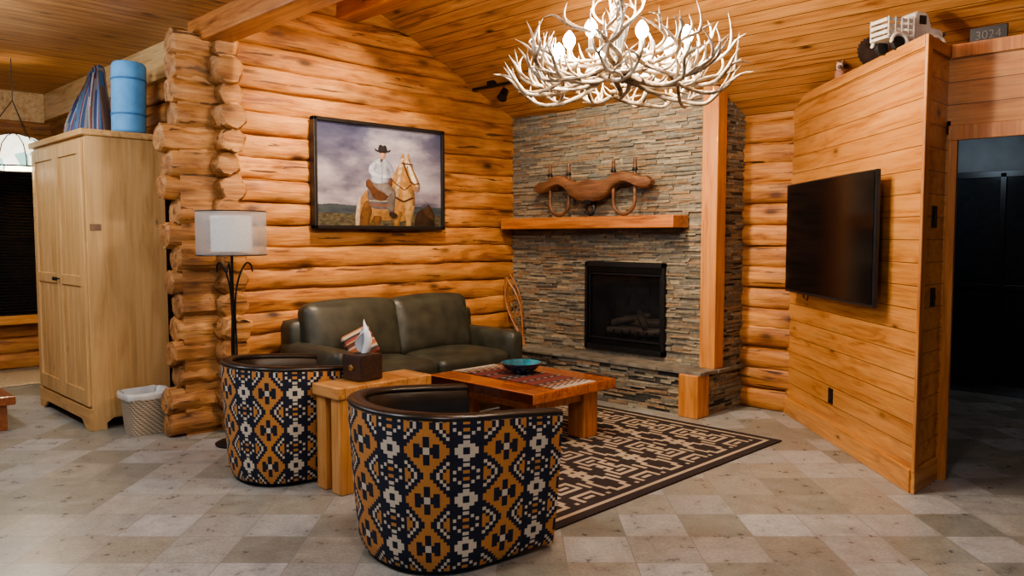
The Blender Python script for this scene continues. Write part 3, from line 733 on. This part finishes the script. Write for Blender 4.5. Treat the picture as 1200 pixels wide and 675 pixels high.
ch=make_tub(); ch.location=(3.05,-3.455,0); ch.rotation_euler=(0,0,math.radians(-7)); ch.scale=(1.04,1.04,1.04)
tag(ch,'nearest barrel armchair in navy, orange and cream woven pattern, back to the camera','armchair','barrel armchairs')
c2=copy_tree(ch); c2.location=(1.435,-3.385,0); c2.rotation_euler=(0,0,math.radians(-3)); c2.scale=(.90,.95,1.04)
tag(c2,'patterned barrel armchair between the floor lamp and the timber end table','armchair','barrel armchairs')
# ------------------------------------------------------------ rug
mb=MB(); X0,X1,Y0,Y1=1.08,3.32,-2.98,-.48; c=.028
nx,ny=int((X1-X0)/c),int((Y1-Y0)/c)
DK=(.026,.017,.015);CRM=(.42,.34,.24)
MOT=["CCC..........CCC","..CCC..CC..CCC..","....CCCCCCCC....","....CC.CC.CC....","....CCCCCCCC....","..CCC..CC..CCC..","CCC..........CCC"]
MOT2=[".CCCCC....CCCCC.",".C...C.CC.C...C.",".C.C.CCCCCC.C.C.",".C.C........C.C.",".C.C.CCCCCC.C.C.",".C...C.CC.C...C.",".CCCCC....CCCCC."]
def rpat(i,j):
    e=min(i,nx-1-i,j,ny-1-j)
    if e<2: return DK
    if e<3: return CRM
    if e<5: return DK
    jj=(j-5)%20
    if jj<7: return CRM if MOT[jj][(i-5)%16]=='C' else DK
    if jj==8: return CRM if ((i-5)//4)%2 else DK
    jj-=10
    if 0<=jj<7: return CRM if MOT2[jj][(i-5)%16]=='C' else DK
    return CRM if (jj==8 and ((i-5)//4)%2) else DK
vs=[(X0+(X1-X0)*i/nx,Y0+(Y1-Y0)*j/ny,.010) for j in range(ny+1) for i in range(nx+1)]
fs=[];cs=[]
for j in range(ny):
    for i in range(nx): fs.append((j*(nx+1)+i,j*(nx+1)+i+1,(j+1)*(nx+1)+i+1,(j+1)*(nx+1)+i)); cs.append(rpat(i,j))
mb.add(vs,fs,0,cs); mb.box(X0-.008,Y0-.008,.001,X1+.008,Y1+.008,.0095,0,(.03,.015,.012))
tag(mb.build('area_rug',M['rug']),'dark brown and cream geometric woven rug under the coffee table','rug')
# ------------------------------------------------------------ tables
et=thing('end_table','light narrow timber end table between the two barrel armchairs','side table',(1.97,-3.12,0))
mb=MB(); mb.box(1.83,-3.47,.565,2.11,-2.78,.635); mb.build('tabletop',M['table'],et,True,bevel=.008)
mb=MB(); mb.box(1.85,-3.40,.49,2.08,-2.84,.565); mb.build('apron',M['table'],et,True,bevel=.004)
for x in (1.84,2.0):
    for y in (-3.45,-2.90):
        zb=.0105 if y>-3 else 0
        mb=MB(); mb.box(x,y,zb,x+.1,y+.1,.565); mb.build('leg',M['tableZ'],et,True,bevel=.008)
ct=thing('coffee_table','low reddish timber coffee table on the rug before the fireplace','coffee table',(1.8,-1.66,.01))
mb=MB(); mb.box(1.26,-2.12,.37,2.37,-1.22,.445); mb.build('tabletop',M['redtable'],ct,True,bevel=.008)
mb=MB(); mb.box(1.42,-1.98,.29,2.25,-1.90,.37); mb.box(1.42,-1.42,.29,2.25,-1.34,.37); mb.box(1.42,-1.9,.29,1.5,-1.42,.37); mb.box(2.17,-1.9,.29,2.25,-1.42,.37); mb.build('apron',M['redleg'],ct,True,bevel=.004)
for x in (1.38,2.12):
    for y in (-2.0,-1.48):
        mb=MB(); mb.box(x,y,.0105,x+.16,y+.16,.37); mb.build('leg',M['redleg'],ct,True,bevel=.01)
mb=MB()
RR=(.17,.035,.025);RK=(.03,.02,.022);RO=(.26,.10,.04);RW=(.42,.35,.26)
rx0,rx1,ry0,ry1=1.29,2.34,-1.88,-1.44; nu,nv=58,24
vs=[(rx0+(rx1-rx0)*i/nu,ry0+(ry1-ry0)*j/nv,.4495+.0006*noise.noise((i*.4,j*.4,0))) for j in range(nv+1) for i in range(nu+1)]
fs=[];cs=[]
for j in range(nv):
    for i in range(nu):
        fs.append((j*(nu+1)+i,j*(nu+1)+i+1,(j+1)*(nu+1)+i+1,(j+1)*(nu+1)+i)); dd=abs(i-nu/2+.5); ee=nu/2-dd
        if ee<2: cc=RW
        elif ee<6: cc=RW if ((j//2)+int(ee))%2 else RK
        elif ee<8: cc=RO
        elif int(ee)%9==0: cc=RW if (j//2)%2 else RK
        elif int(ee)%9 in(1,8): cc=RK
        else: cc=RR
        cs.append(cc)
mb.add(vs,fs,0,cs)
for j in range(45):
    y=ry0+.01*j
    mb.tube([(rx1,y,.4485),(rx1+.02,y+.003,.4475)],.0016,4,0,(.5,.43,.33)); mb.tube([(rx0,y,.4485),(rx0-.02,y-.003,.4475)],.0016,4,0,(.5,.43,.33))
tag(mb.build('table_runner',M['cloth']),'dark red woven runner with pale patterned ends on the coffee table','table runner')
bw=thing('bowl','teal and dark blue glazed pottery bowl on the coffee table runner','bowl',(1.75,-1.6,.4505))
mb=MB(); mb.lathe([(.06,0),(.065,.008),(.12,.04),(.158,.08),(.162,.086),(.156,.088)],40,cap=False); mb.lathe([(.0005,0),(.06,0)],40,cap=False); mb.build('body',M['bowlout'],bw,smooth=60)
mb=MB(); mb.lathe([(.156,.088),(.112,.046),(.06,.016),(.001,.012)],40,cap=False); mb.build('glazed_inside',M['bowl'],bw,smooth=60)
tb=thing('tissue_box','dark brown tissue box cover with white tissue sticking up, on end table','tissue box',(1.95,-3.19,.636),math.radians(4))
mb=MB(); mb.rbox((0,0,.08),(.175,.175,.16),.012,8); cov=mb.build('cover',M['tissuebox'],tb,smooth=40)
mb=MB(); 
Mx=Matrix.Translation((0,-.0885,.08))@Matrix.Rotation(PI/2,4,'X')
mb.lathe([(.022,0),(.020,.004),(.008,.006)],5,Mx=Mx); mb.build('star_emblem',M['brass'],cov)
mb=MB(); mb.lathe([(.05,0),(.045,.004)],24,(0,0,.159)); mb.build('opening',M['black'],cov)
mb=MB()
for s_ in range(3):
    vs=[];fs=[]; NU,NV=10,14
    for j in range(NV+1):
        for i in range(NU+1):
            u=i/NU-.5; v=j/NV; a=s_*1.2+u*2.4+v*.6; wd=(.022+.034*math.sin(PI*min(1,v*.8+.1)))*(1-v**3*.8)
            vs.append((wd*math.cos(a)+.025*v,wd*math.sin(a)*.7+.012*math.sin(v*5+s_),.157+(.215-.03*s_)*v*(1-.15*abs(u))))
    for j in range(NV):
        for i in range(NU): fs.append((j*(NU+1)+i,j*(NU+1)+i+1,(j+1)*(NU+1)+i+1,(j+1)*(NU+1)+i))
    mb.add(vs,fs)
mb.build('tissue',M['tissue'],tb,smooth=180)
# ------------------------------------------------------------ floor lamp
fl=thing('floor_lamp','dark iron floor lamp with white sheer drum shade beside log corner','floor lamp',(.55,-3.34,0))
mb=MB(); mb.lathe([(.0,0),(.14,0),(.145,.012),(.13,.022),(.05,.035),(.02,.06),(.012,.08)],36,cap=False); mb.build('base',M['iron'],fl,smooth=40)
mb=MB(); mb.tube([(0,0,.05),(0,0,1.40)],.0095,10)
mb.lathe([(.012,0),(.02,.01),(.02,.03),(.012,.04)],12,(0,0,.62))
mb.build('pole',M['iron'],fl,smooth=60)
for k in range(3):
    a=2*PI*k/3+.4; q=[(.012,.45),(.02,.7),(.014,.9),(.02,1.08),(.05,1.22),(.10,1.31),(.135,1.30),(.145,1.25)]
    mb=MB(); mb.tube(cr([(r*math.cos(a+z*.8),r*math.sin(a+z*.8),z) for r,z in q],5),.007,7); mb.build('scroll_arm',M['iron'],fl,smooth=60)
mb=MB(); mb.lathe([(.238,1.37),(.24,1.375),(.24,1.68),(.238,1.685)],48,cap=False); mb.build('sheer_shade',M['sheer'],fl,smooth=60)
mb=MB(); mb.lathe([(.14,1.40),(.14,1.65)],40,cap=False)
mb.build('inner_shade',M['inner'],fl,smooth=60)
for z in (1.372,1.683):
    mb=MB(); mb.tube([(.239*math.cos(2*PI*i/40),.239*math.sin(2*PI*i/40),z) for i in range(40)],.004,6,closed=True); mb.build('shade_ring',M['iron'],fl)
for k in range(3):
    a=2*PI*k/3; mb=MB(); mb.tube([(0,0,1.39),(.239*math.cos(a),.239*math.sin(a),1.374)],.003,5); mb.build('shade_spoke',M['iron'],fl)
# ------------------------------------------------------------ tall cabinet
cb=thing('armoire','tall light wood armoire with panelled doors beside the log corner','armoire',(-1.26,-3.67,0))
x0,x1,y0,y1=-1.95,-.576,-3.97,-3.36
mb=MB(); mb.box(x0,y0+.02,.10,x1,y1,2.27); mb.box(x1-.03,y0+.02,0,x1,y0+.12,.1); mb.box(x1-.03,y1-.1,0,x1,y1,.1); mb.box(x0,y0+.02,0,x0+.03,y1,.1)
mb.prism([(y0+.12,.1),(y0+.12,.05),(y0+.17,.085),(y1-.15,.085),(y1-.1,.05),(y1-.1,.1)],x1-.025,x1-.002,'X')
mb.build('carcass',M['cab'],cb,True,bevel=.003)
mb=MB(); mb.box(x0-.025,y0-.015,2.27,x1+.025,y1,2.32); mb.build('crown',M['cabTrim'],cb,True,bevel=.01)
mb=MB()
mb.prism([(x0,0),(x0+.12,0),(x0+.22,.07),(x1-.22,.07),(x1-.12,0),(x1,0),(x1,.17),(x0,.17)],y0,y0+.022,'Y'); mb.build('base_valance',M['cabTrim'],cb,True,bevel=.003)
xm=(x0+x1)/2
for a,b in ((x0+.03,xm-.004),(xm+.004,x1-.03)):
    mb=MB(); f=.085; z0_,z1_=.19,2.24; yy=y0-.004
    mb.box(a,yy,z0_,a+f,y0+.02,z1_); mb.box(b-f,yy,z0_,b,y0+.02,z1_); mb.box(a+f,yy,z0_,b-f,y0+.02,z0_+.12); mb.box(a+f,yy,z1_-.1,b-f,y0+.02,z1_); mb.box(a+f,yy,1.12,b-f,y0+.02,1.2)
    n_=4; w_=(b-a-2*f)/n_
    for k in range(n_): mb.box(a+f+k*w_+.003,y0+.008,z0_+.12,a+f+(k+1)*w_-.003,y0+.02,z1_-.1)
    d_=mb.build('door',M['cab'],cb,True,bevel=.003)
    kx=b-.03 if a<xm-.1 else a+.03
    m_=MB(); Mx=Matrix.Translation((kx,yy,1.16))@Matrix.Rotation(PI/2,4,'X'); m_.lathe([(.006,0),(.006,.015),(.016,.022),(.016,.032),(.006,.038)],14,Mx=Mx); m_.build('knob',M['iron'],d_,True,smooth=50)
mb=MB(); mb.box(x1,-3.93,1.55,x1+.006,-3.85,1.60); mb.build('name_plaque',M['plate'],cb,True)
bm_=thing('rolled_mat','upright rolled light blue foam mat on top of the tall armoire','rolled mat',(-.76,-3.56,2.327))
mb=MB(); mb.lathe([(.0,0),(.11,0),(.126,.012),(.128,.03),(.13,.52),(.127,.55),(.115,.565),(.10,.56),(.095,.55),(.08,.56),(.06,.55),(.04,.56),(0,.55)],36,cap=False); mb.build('roll',M['blue'],bm_,smooth=50)
for z in (.14,.42):
    mb=MB(); mb.lathe([(.130,z),(.1335,z+.003),(.1335,z+.014),(.130,z+.017)],36,cap=False); mb.build('strap',M['bluedark'],bm_,smooth=50)
bm_.rotation_euler=(math.radians(-2),math.radians(-1.5),0)
mb=MB(); SB=[(.07,.11,.22),(.30,.28,.25),(.18,.05,.05),(.09,.15,.28),(.035,.035,.06),(.32,.29,.25),(.24,.11,.06),(.10,.17,.26),(.16,.04,.05),(.28,.26,.24)]
def tap(p,u):
    f=(u[2]+1)/2; k=1-.72*f**1.3
    x=p[0]*k+.085*f**1.5; y=p[1]*(1-.35*f)+.016*math.sin(u[0]*9+f*2.5)+.010*math.sin(u[0]*23)
    return (x,y,p[2]*(1+.0*f)+.045*math.sin(u[0]*2.3+.6)*f+.012*math.sin(u[0]*15)*f)
mb.rbox((0,0,.255),(.37,.13,.51),.035,44,(0,.012,0),fn=tap)
cs=[]
for f in mb.f:
    v=mb.v[f[0]]; fz=min(1,max(0,v[2]/.51)); xx=(v[0]-.085*fz**1.5)/(1-.72*fz**1.3); cs.append(SB[int((xx+.4)/.0125)%10])
mb.c=cs; mb.v=[(p[0],p[1],max(0,p[2])) for p in mb.v]
tag(mb.build('folded_blanket',M['cloth'],loc=(-1.05,-3.77,2.321),rot=(0,0,math.radians(38)),smooth=70),'blue, red and grey striped folded blanket peaked beside blue roll on the armoire','blanket')
wb=thing('waste_basket','squarish beige wicker waste basket with plastic liner beside the armoire','waste basket',(-.29,-3.66,0),math.radians(0))
def ring(hw,hd,z,n=32):
    out=[]
    for k in range(n):
        a=2*PI*(k+.5)/n; c_,s_=math.cos(a),math.sin(a); e=.32; out.append((hw*math.copysign(abs(c_)**e,c_),hd*math.copysign(abs(s_)**e,s_),z))
    return out
def rings(mb,rs,capb=True,n=32):
    vs=[];fs=[]
    for r in rs: vs+=r
    for i in range(len(rs)-1):
        for k in range(n): fs.append((i*n+k,i*n+(k+1)%n,(i+1)*n+(k+1)%n,(i+1)*n+k))
    if capb: fs.append(tuple(range(n)))
    mb.add(vs,fs)
mb=MB(); rings(mb,[ring(.11,.135,0),ring(.14,.160,.28),ring(.148,.170,.30),ring(.148,.170,.315),ring(.138,.16,.315),ring(.105,.13,.02)])
mb.build('basket',M['wicker'],wb,smooth=50)
mb=MB(); rs=[]
for hw,hd,z in ((.152,.174,.275),(.155,.177,.30),(.150,.172,.325),(.138,.16,.32),(.125,.145,.2)):
    r=ring(hw,hd,z); rs.append([(p[0]*(1+.03*noise.noise((k*1.7,z*30,0))),p[1]*(1+.03*noise.noise((k*1.9,z*30,5))),p[2]+.014*noise.noise((k*.9,z*9,2))) for k,p in enumerate(r)])
rings(mb,rs,False); mb.build('liner',M['bag'],wb,smooth=180)
# ------------------------------------------------------------ television
px,py_=O2R(2.225,5.63)
tv=thing('television','large black flat screen television mounted on the pine partition','television',(px,py_,1.06),PI/4)
mb=MB(); mb.rbox((.02,0,.43),(.035,1.56,.86),.008,4); mb.build('casing',M['bezel'],tv,smooth=40)
mb=MB(); mb.box(.0005,-.765,.022,.004,.765,.848); mb.build('screen',M['screen'],tv)
mb=MB(); mb.box(.035,-.45,.12,.07,.45,.65); mb.build('rear_housing',M['bezel'],tv,bevel=.015)
mb=MB(); mb.box(.07,-.2,.25,.115,.2,.55); mb.box(.06,-.35,.2,.075,-.3,.6); mb.box(.06,.3,.2,.075,.35,.6); mb.build('wall_bracket',M['iron'],tv)
mb=MB(); mb.tube([(.05,.5,.15),(.06,.52,-.03),(.10,.55,-.06),(.112,.52,.05),(.08,.4,.2)],.005,6); mb.build('cable',M['rubber'],tv,smooth=60)
def plate(name,label,loc,rz,cat,m=M['black'],w=.075,h=.115):
    t=thing(name,label,cat,loc,rz)
    mb=MB(); mb.box(-w/2,-.008,-h/2,w/2,0,h/2); p=mb.build('cover_plate',m,t,bevel=.003)
    if cat=='outlet':
        for z in (-.025,.025):
            mb=MB(); mb.box(-.014,-.011,z-.014,.014,-.008,z+.014); mb.build('socket',M['bezel'],t,bevel=.002)
    else:
        mb=MB(); mb.box(-.006,-.02,-.012,.006,-.008,.012); mb.build('toggle',M['bezel'],t)
    return t
ox,oy=O2R(2.345,5.72); plate('wall_outlet','black electrical outlet low on the television partition',(ox,oy,.335),-PI/4,'outlet')
plate('light_switch','dark light switch on the narrow end of the partition',(4.411,-.80,1.14),PI/2,'switch')
plate('thermostat','small dark control panel high on the partition end',(4.411,-.82,1.62),PI/2,'control panel',w=.08,h=.13)
# ------------------------------------------------------------ ledge objects
tx,ty=O2R(2.47,4.98)
tr=thing('toy_truck','white vintage toy truck on top of the television partition','toy truck',(tx,ty,2.632),math.radians(62))
P=[(-.02,.05),(.165,.05),(.172,.075),(.170,.115),(.155,.128),(.095,.135),(.072,.195),(.055,.208),(-.0,.210),(-.018,.200),(-.02,.13)]
mb=MB(); mb.prism(P,-.052,.052,'Y'); mb.build('cab',M['truckwhite'],tr,bevel=.010,seg=3)
mb=MB(); mb.box(-.195,-.058,.06,-.025,.058,.075)
for z in (.085,.115,.145):
    mb.box(-.195,-.060,z,-.025,-.054,z+.018); mb.box(-.195,.054,z,-.025,.060,z+.018); mb.box(-.195,-.06,z,-.189,.06,z+.018)
mb.box(-.031,-.06,.075,-.025,.06,.165)
for x in (-.188,-.145,-.105,-.065,-.03):
    for s_ in (-1,1): mb.box(x-.004,s_*.062-.003,.06,x+.004,s_*.062+.003,.168)
mb.build('stake_bed',M['truckwhite'],tr,bevel=.0015)
for x in (-.125,.115):
    for s_ in (-1,1):
        pts_=[(x-.052,s_*.066,.045)]+[(x+.047*math.cos(PI-PI*k/8),s_*.066,.045+.040*math.sin(PI*k/8)) for k in range(9)]+[(x+.052,s_*.066,.045)]
        m_=MB(); m_.tube(pts_,.010,8); m_.build('fender',M['truckwhite'],tr,smooth=60)
mb=MB(); mb.box(.010,-.0535,.145,.055,.0535,.190); mb.build('side_window',M['glassdark'],tr,bevel=.002)
mb=MB(); mb.add([(.0975,-.042,.142),(.0975,.042,.142),(.0785,.042,.190),(.0785,-.042,.190)],[(0,1,2,3)]); mb.build('windshield',M['glassdark'],tr)
mb=MB(); mb.box(.168,-.03,.07,.177,.03,.115); mb.build('grille',M['steel'],tr,bevel=.003)
mb=MB(); mb.box(.176,-.062,.048,.184,.062,.062); mb.build('bumper',M['steel'],tr,bevel=.003)
for s_ in (-1,1):
    mb=MB(); Mx=Matrix.Translation((.168,s_*.046,.105))@Matrix.Rotation(PI/2,4,'Y'); mb.lathe([(.008,0),(.012,.006),(.009,.012)],12,Mx=Mx); mb.build('headlight',M['steel'],tr,smooth=50)
for x in (-.125,.115):
    for s_ in (-1,1):
        mb=MB(); Mx=Matrix.Translation((x,s_*.056,.037))@Matrix.Rotation(PI/2,4,'X'); mb.lathe([(.014,-.014),(.034,-.012),(.037,.0),(.034,.012),(.014,.014)],20,Mx=Mx); mb.build('wheel',M['rubber'],tr,smooth=50)
tr.scale=(1.2,1.2,1.2)
sx,sy=O2R(2.45,5.40)
mb=MB(); pts=[]
for k in range(72):
    a=2*PI*k/72; r=.108 if k%3 else .116; pts.append((r*math.cos(a),r*math.sin(a)+.116))
mb.prism(pts,-.004,.004,'Y')
o=tag(mb.build('saw_blade',M['steel'],loc=(sx,sy,2.632),rot=(math.radians(-12),0,math.radians(50))),'round dark toothed saw blade leaning behind the white toy truck','saw blade')
ox,oy=O2R(2.40,5.85)
mb=MB()
mb.rbox((0,0,.045),(.12,.07,.09),.03,8,col=(.35,.16,.10)); mb.rbox((.05,0,.105),(.06,.05,.06),.022,6,col=(.55,.42,.33)); mb.rbox((.085,0,.095),(.03,.03,.025),.01,4,col=(.12,.06,.04))
for s_ in (-1,1): mb.rbox((.045,s_*.018,.14),(.014,.01,.02),.004,4,col=(.30,.14,.09))
tag(mb.build('figurine',M['orn'],loc=(ox,oy,2.631),rot=(0,0,-1.2),smooth=60),'small brown and pale animal ornament on the far top of the partition','ornament')
np_=thing('number_plate','dark plate with dim numbers standing on the ledge above the doorway','number plate',(4.60,-.57,2.629))
mb=MB(); mb.box(-.10,-.006,0,.10,.006,.115); pbase=mb.build('plate',M['black'],np_,bevel=.004)
cu=bpy.data.curves.new('t','FONT'); cu.body='3024'; cu.size=.07; cu.extrude=.001; cu.align_x='CENTER'
to=bpy.data.objects.new('t',cu); COL.objects.link(to); bpy.context.view_layer.update()
me=bpy.data.meshes.new_from_object(to.evaluated_get(bpy.context.evaluated_depsgraph_get())); bpy.data.objects.remove(to)
me.materials.clear(); me.materials.append(M['digit'])
nu_=bpy.data.objects.new('numerals',me); COL.objects.link(nu_); nu_.parent=np_; nu_.location=(0.0,-.008,.042); nu_.rotation_euler=(PI/2,0,0)
# ------------------------------------------------------------ track light
tl=thing('track_light','black track light on the sloped ceiling near the log wall','track light',(.35,-.58,CZ(-.58)))
zc=CZ(-.58)
mb=MB(); mb.box(.09,-.60,zc-.055,.72,-.565,zc-.03); 
mb.box(.3,-.60,zc-.035,.4,-.56,zc+.01); mb.build('rail',M['black'],tl,True,bevel=.003)
for x,d in ((.52,(.2,-.6,-.75)),):
    mb=MB(); mb.tube([(x,-.58,zc-.05),(x,-.58,zc-.11)],.008,8)
    d=Vector(d).normalized(); c_=Vector((x,-.58,zc-.13)); mb.tube([c_-d*.05,c_-d*.03,c_+d*.05,c_+d*.07],[.02,.038,.042,.05],14); mb.build('spot_head',M['black'],tl,True,smooth=50)
# ------------------------------------------------------------ antler chandelier
cxx,cyy=O2R(.567,4.2)
cz=2.37
cd=thing('antler_chandelier','large chandelier of interlaced pale antlers with candle bulbs above coffee table','chandelier',(cxx,cyy,cz))
def antler(seed):
    r=random.Random(seed); mb=MB()
    ctrl=[(0,0,.02),(.12,.04,-.035),(.27,.08,-.045),(.41,.09,-.01),(.50,.06,.06),(.55,.01,.14),(.57,-.03,.21)]
    ctrl=[(x*r.uniform(.96,1.04),y+r.uniform(-.02,.02),z+r.uniform(-.015,.015)) for x,y,z in ctrl]
    P=cr(ctrl,5); L=len(P); mb.tube(P,[.0195,.0165,.016,.0145,.0115,.0075,.0012],9,rough=.15,seed=seed)
    mb.lathe([(.012,-.01),(.028,0),(.026,.015),(.018,.02)],10,(0,0,.015))
    for t,ln,ou in ((.10,.12,.6),(.24,.18,-.5),(.40,.21,.35),(.56,.21,-.4),(.72,.18,.3)):
        i=int(t*(L-1)); p=P[i]; tg=(P[i+1]-P[i]).normalized(); ln*=r.uniform(.8,1.3)
        up=Vector((0,ou+r.uniform(-.35,.35),1)); up=(up-tg*up.dot(tg)*.5).normalized()
        d1=(up*.7+tg*.7).normalized(); 
        Q=cr([p,p+d1*ln*.35,p+d1*ln*.55+up*ln*.2,p+d1*ln*.6+up*ln*.6],4)
        mb.tube(Q,[.011,.0085,.006,.0008],7)
    return mb.build('antler',M['antler'],cd,smooth=80)
vars_=[antler(s_) for s_ in range(5)]
cnt=0
def place_ant(az,r0,z,sw,pitch,roll,sc,flip=False,zs=.78):
    global cnt
    src=vars_[cnt%5]; o=src if cnt<5 else src.copy()
    if cnt>=5: COL.objects.link(o); o.parent=cd
    cnt+=1
    o.location=(r0*math.cos(az),r0*math.sin(az),z)
    mt=Matrix.Rotation(az+sw,4,'Z')@Matrix.Rotation(-pitch,4,'Y')@Matrix.Rotation(roll,4,'X')
    o.rotation_euler=mt.to_euler(); o.scale=(sc,-sc if flip else sc,sc*zs)
R2=random.Random(5)
for i in range(16): place_ant(2*PI*i/16+R2.uniform(-.08,.08),.08,R2.uniform(-.05,.01),-.5 if i%2 else .5,R2.uniform(-.06,.04),R2.uniform(-.4,.4),R2.uniform(.86,1.0),i%2==1,.70)
for i in range(18): place_ant(2*PI*i/18+.3+R2.uniform(-.1,.1),.29,-.04+R2.uniform(-.03,.04),(1.35 if i%2 else -1.35),R2.uniform(-.1,.02),(.9 if i%2 else -.9),.74,i%2==1)
for i in range(12): place_ant(2*PI*i/12+.1,.08,.05+R2.uniform(-.03,.03),.7 if i%2 else -.7,R2.uniform(.0,.12),R2.uniform(-.5,.5),R2.uniform(.62,.8),i%2==1,.70)
for i in range(5): place_ant(2*PI*i/5+.2,.02,.20+R2.uniform(-.03,.04),.5 if i%2 else -.5,R2.uniform(.5,.9),R2.uniform(-.5,.5),.40,i%2==1)
mb=MB(); mb.lathe([(.02,-.05),(.04,-.03),(.05,.0),(.04,.05),(.02,.1),(.02,.36),(.012,.40)],16); mb.build('hub',M['iron'],cd,smooth=50)
ztop=CZ(cyy)-cz
mb=MB(); z=.40
i=0
while z<ztop-.08:
    a=[(.014*math.cos(t)*(1 if i%2 else 0),.014*math.cos(t)*(0 if i%2 else 1),z+.025+.026*math.sin(t)) for t in [2*PI*k/12 for k in range(12)]]
    mb.tube(a,.004,5,closed=True); z+=.042; i+=1
mb.build('chain',M['iron'],cd,smooth=60)
mb=MB(); mb.lathe([(.02,-.09),(.06,-.05),(.065,.03)],20,(0,0,ztop)); mb.build('ceiling_canopy',M['iron'],cd,smooth=50)
for i in range(8):
    a=2*PI*i/8+.25; r=.28 if i%2 else .36; x,y=r*math.cos(a),r*math.sin(a)
    mb=MB(); mb.lathe([(.026,.03),(.028,.04),(.012,.046),(.012,.10)],14,(x,y,0)); s_=mb.build('candle_sleeve',M['sleeve'],cd,smooth=50)
    mb=MB(); mb.lathe([(.008,.10),(.022,.112),(.031,.135),(.031,.15),(.020,.172),(.004,.19)],14,(x,y,0)); mb.build('bulb',M['bulb'],s_,smooth=180)
def light(kind,loc,e,col,size=.1,aim=None,spot=None,blend=.6):
    l=bpy.data.lights.new('lamp_and_fill_light',kind); l.energy=e; l.color=col; l.shadow_soft_size=size  # serves modelled lamps and added fill lights alike
    o=bpy.data.objects.new('lamp_and_fill_light',l); COL.objects.link(o); o.location=loc
    if aim: o.rotation_euler=(Vector(aim)-Vector(loc)).to_track_quat('-Z','Y').to_euler()
    if kind=='SPOT': l.spot_size=math.radians(spot); l.spot_blend=blend
    return o
# ------------------------------------------------------------ nook things
pn=thing('pendant_lamp','cream stained glass shade pendant hanging in the nook by the window','pendant lamp',(-2.45,-3.98,2.13))
mb=MB(); mb.lathe([(.40,.0),(.39,.08),(.31,.20),(.17,.28),(.05,.31)],32,cap=False); mb.build('glass_shade',M['stained'],pn,smooth=60)
mb=MB()
for k in range(12):
    a=2*PI*k/12; mb.tube([(.402*math.cos(a),.402*math.sin(a),0),(.392*math.cos(a),.392*math.sin(a),.08),(.312*math.cos(a),.312*math.sin(a),.20),(.172*math.cos(a),.172*math.sin(a),.28),(.05*math.cos(a),.05*math.sin(a),.315)],.005,5)
mb.tube([(.402*math.cos(2*PI*k/32),.402*math.sin(2*PI*k/32),0) for k in range(32)],.007,6,closed=True); mb.build('leading',M['iron'],pn)
mb=MB()
for k in range(3):
    a=2*PI*k/3+.3; mb.tube([(.25*math.cos(a),.25*math.sin(a),.24),(0,0,.62)],.004,5)
mb.tube([(0,0,.62),(0,0,1.0)],.004,5); mb.build('chain',M['iron'],pn)
be=thing('bench','low reddish wooden bench at the left edge of the room','bench',(-1.6,-4.9,0))
mb=MB(); mb.box(-2.2,-5.5,.20,-1.04,-4.36,.27); mb.build('bench_top',M['cedar'],be,True,bevel=.01)
for x in (-2.1,-1.18):
    for y in (-5.4,-4.5):
        mb=MB(); mb.box(x,y,0,x+.09,y+.09,.2); mb.build('leg',M['cedar'],be,True,bevel=.005)
mb=MB(); mb.rbox((-3.6,-4.3,.008),(1.0,2.0,.014),.006,6)
tag(mb.build('floor_mat',M['beige'],smooth=60),'beige floor mat under the nook window','rug')
# ------------------------------------------------------------ lights
WARM=(1,.75,.48); W2=(1,.83,.62); COOL=(.74,.87,1.0)
for i in range(4):
    a=2*PI*i/4+.4; light('POINT',(cxx+.28*math.cos(a),cyy+.28*math.sin(a),cz+.27),44,W2,.05)
light('SPOT',(1.9,-2.6,3.75),560,W2,.08,(.1,-1.9,1.7),70,.85)
light('SPOT',(2.3,-1.9,3.5),410,W2,.08,(1.4,0,1.4),78,.85)
light('SPOT',(2.2,-2.7,3.7),350,W2,.08,(3.6,-.3,1.2),74,.85)
light('SPOT',(1.6,-3.0,3.9),180,WARM,.08,(0,-3.0,1.5),70,.8)
light('POINT',(5.0,-4.6,2.9),105,(.88,.93,1.0),.2)  # unseen fill light added overhead near the camera, no fixture
light('POINT',(2.2,-5.4,2.9),145,COOL,.2)  # unseen cool fill added over the foreground floor
light('POINT',(-.4,-5.4,2.85),110,(.82,.90,1.0),.2)  # unseen fill added on the left, no fixture
light('POINT',(-2.45,-3.98,2.2),38,W2,.08)
light('POINT',(3.75,1.7,2.3),14,(.66,.84,1),.15)  # added to brighten the room behind the doorway, no lamp there
light('SPOT',(3.6,-2.2,3.6),210,(1,.90,.74),.1,(3.0,-1.6,0),90,.8)
wd=bpy.data.worlds.new('World'); S.world=wd; wd.use_nodes=True
wd.node_tree.nodes['Background'].inputs[0].default_value=(.66,.80,1,1); wd.node_tree.nodes['Background'].inputs[1].default_value=.32
try: S.view_settings.look='AgX - Medium High Contrast'
except Exception as e: print('look',e)
# ------------------------------------------------------------ camera
cam=bpy.data.cameras.new('camera'); cam.sensor_width=36; cam.lens=36*922/1200
co_=bpy.data.objects.new('camera',cam); COL.objects.link(co_)
cX,cY=O2R(0,0); co_.location=(cX,cY,1.5); co_.rotation_euler=(math.radians(90-3.7),0,PI/4)
S.camera=co_
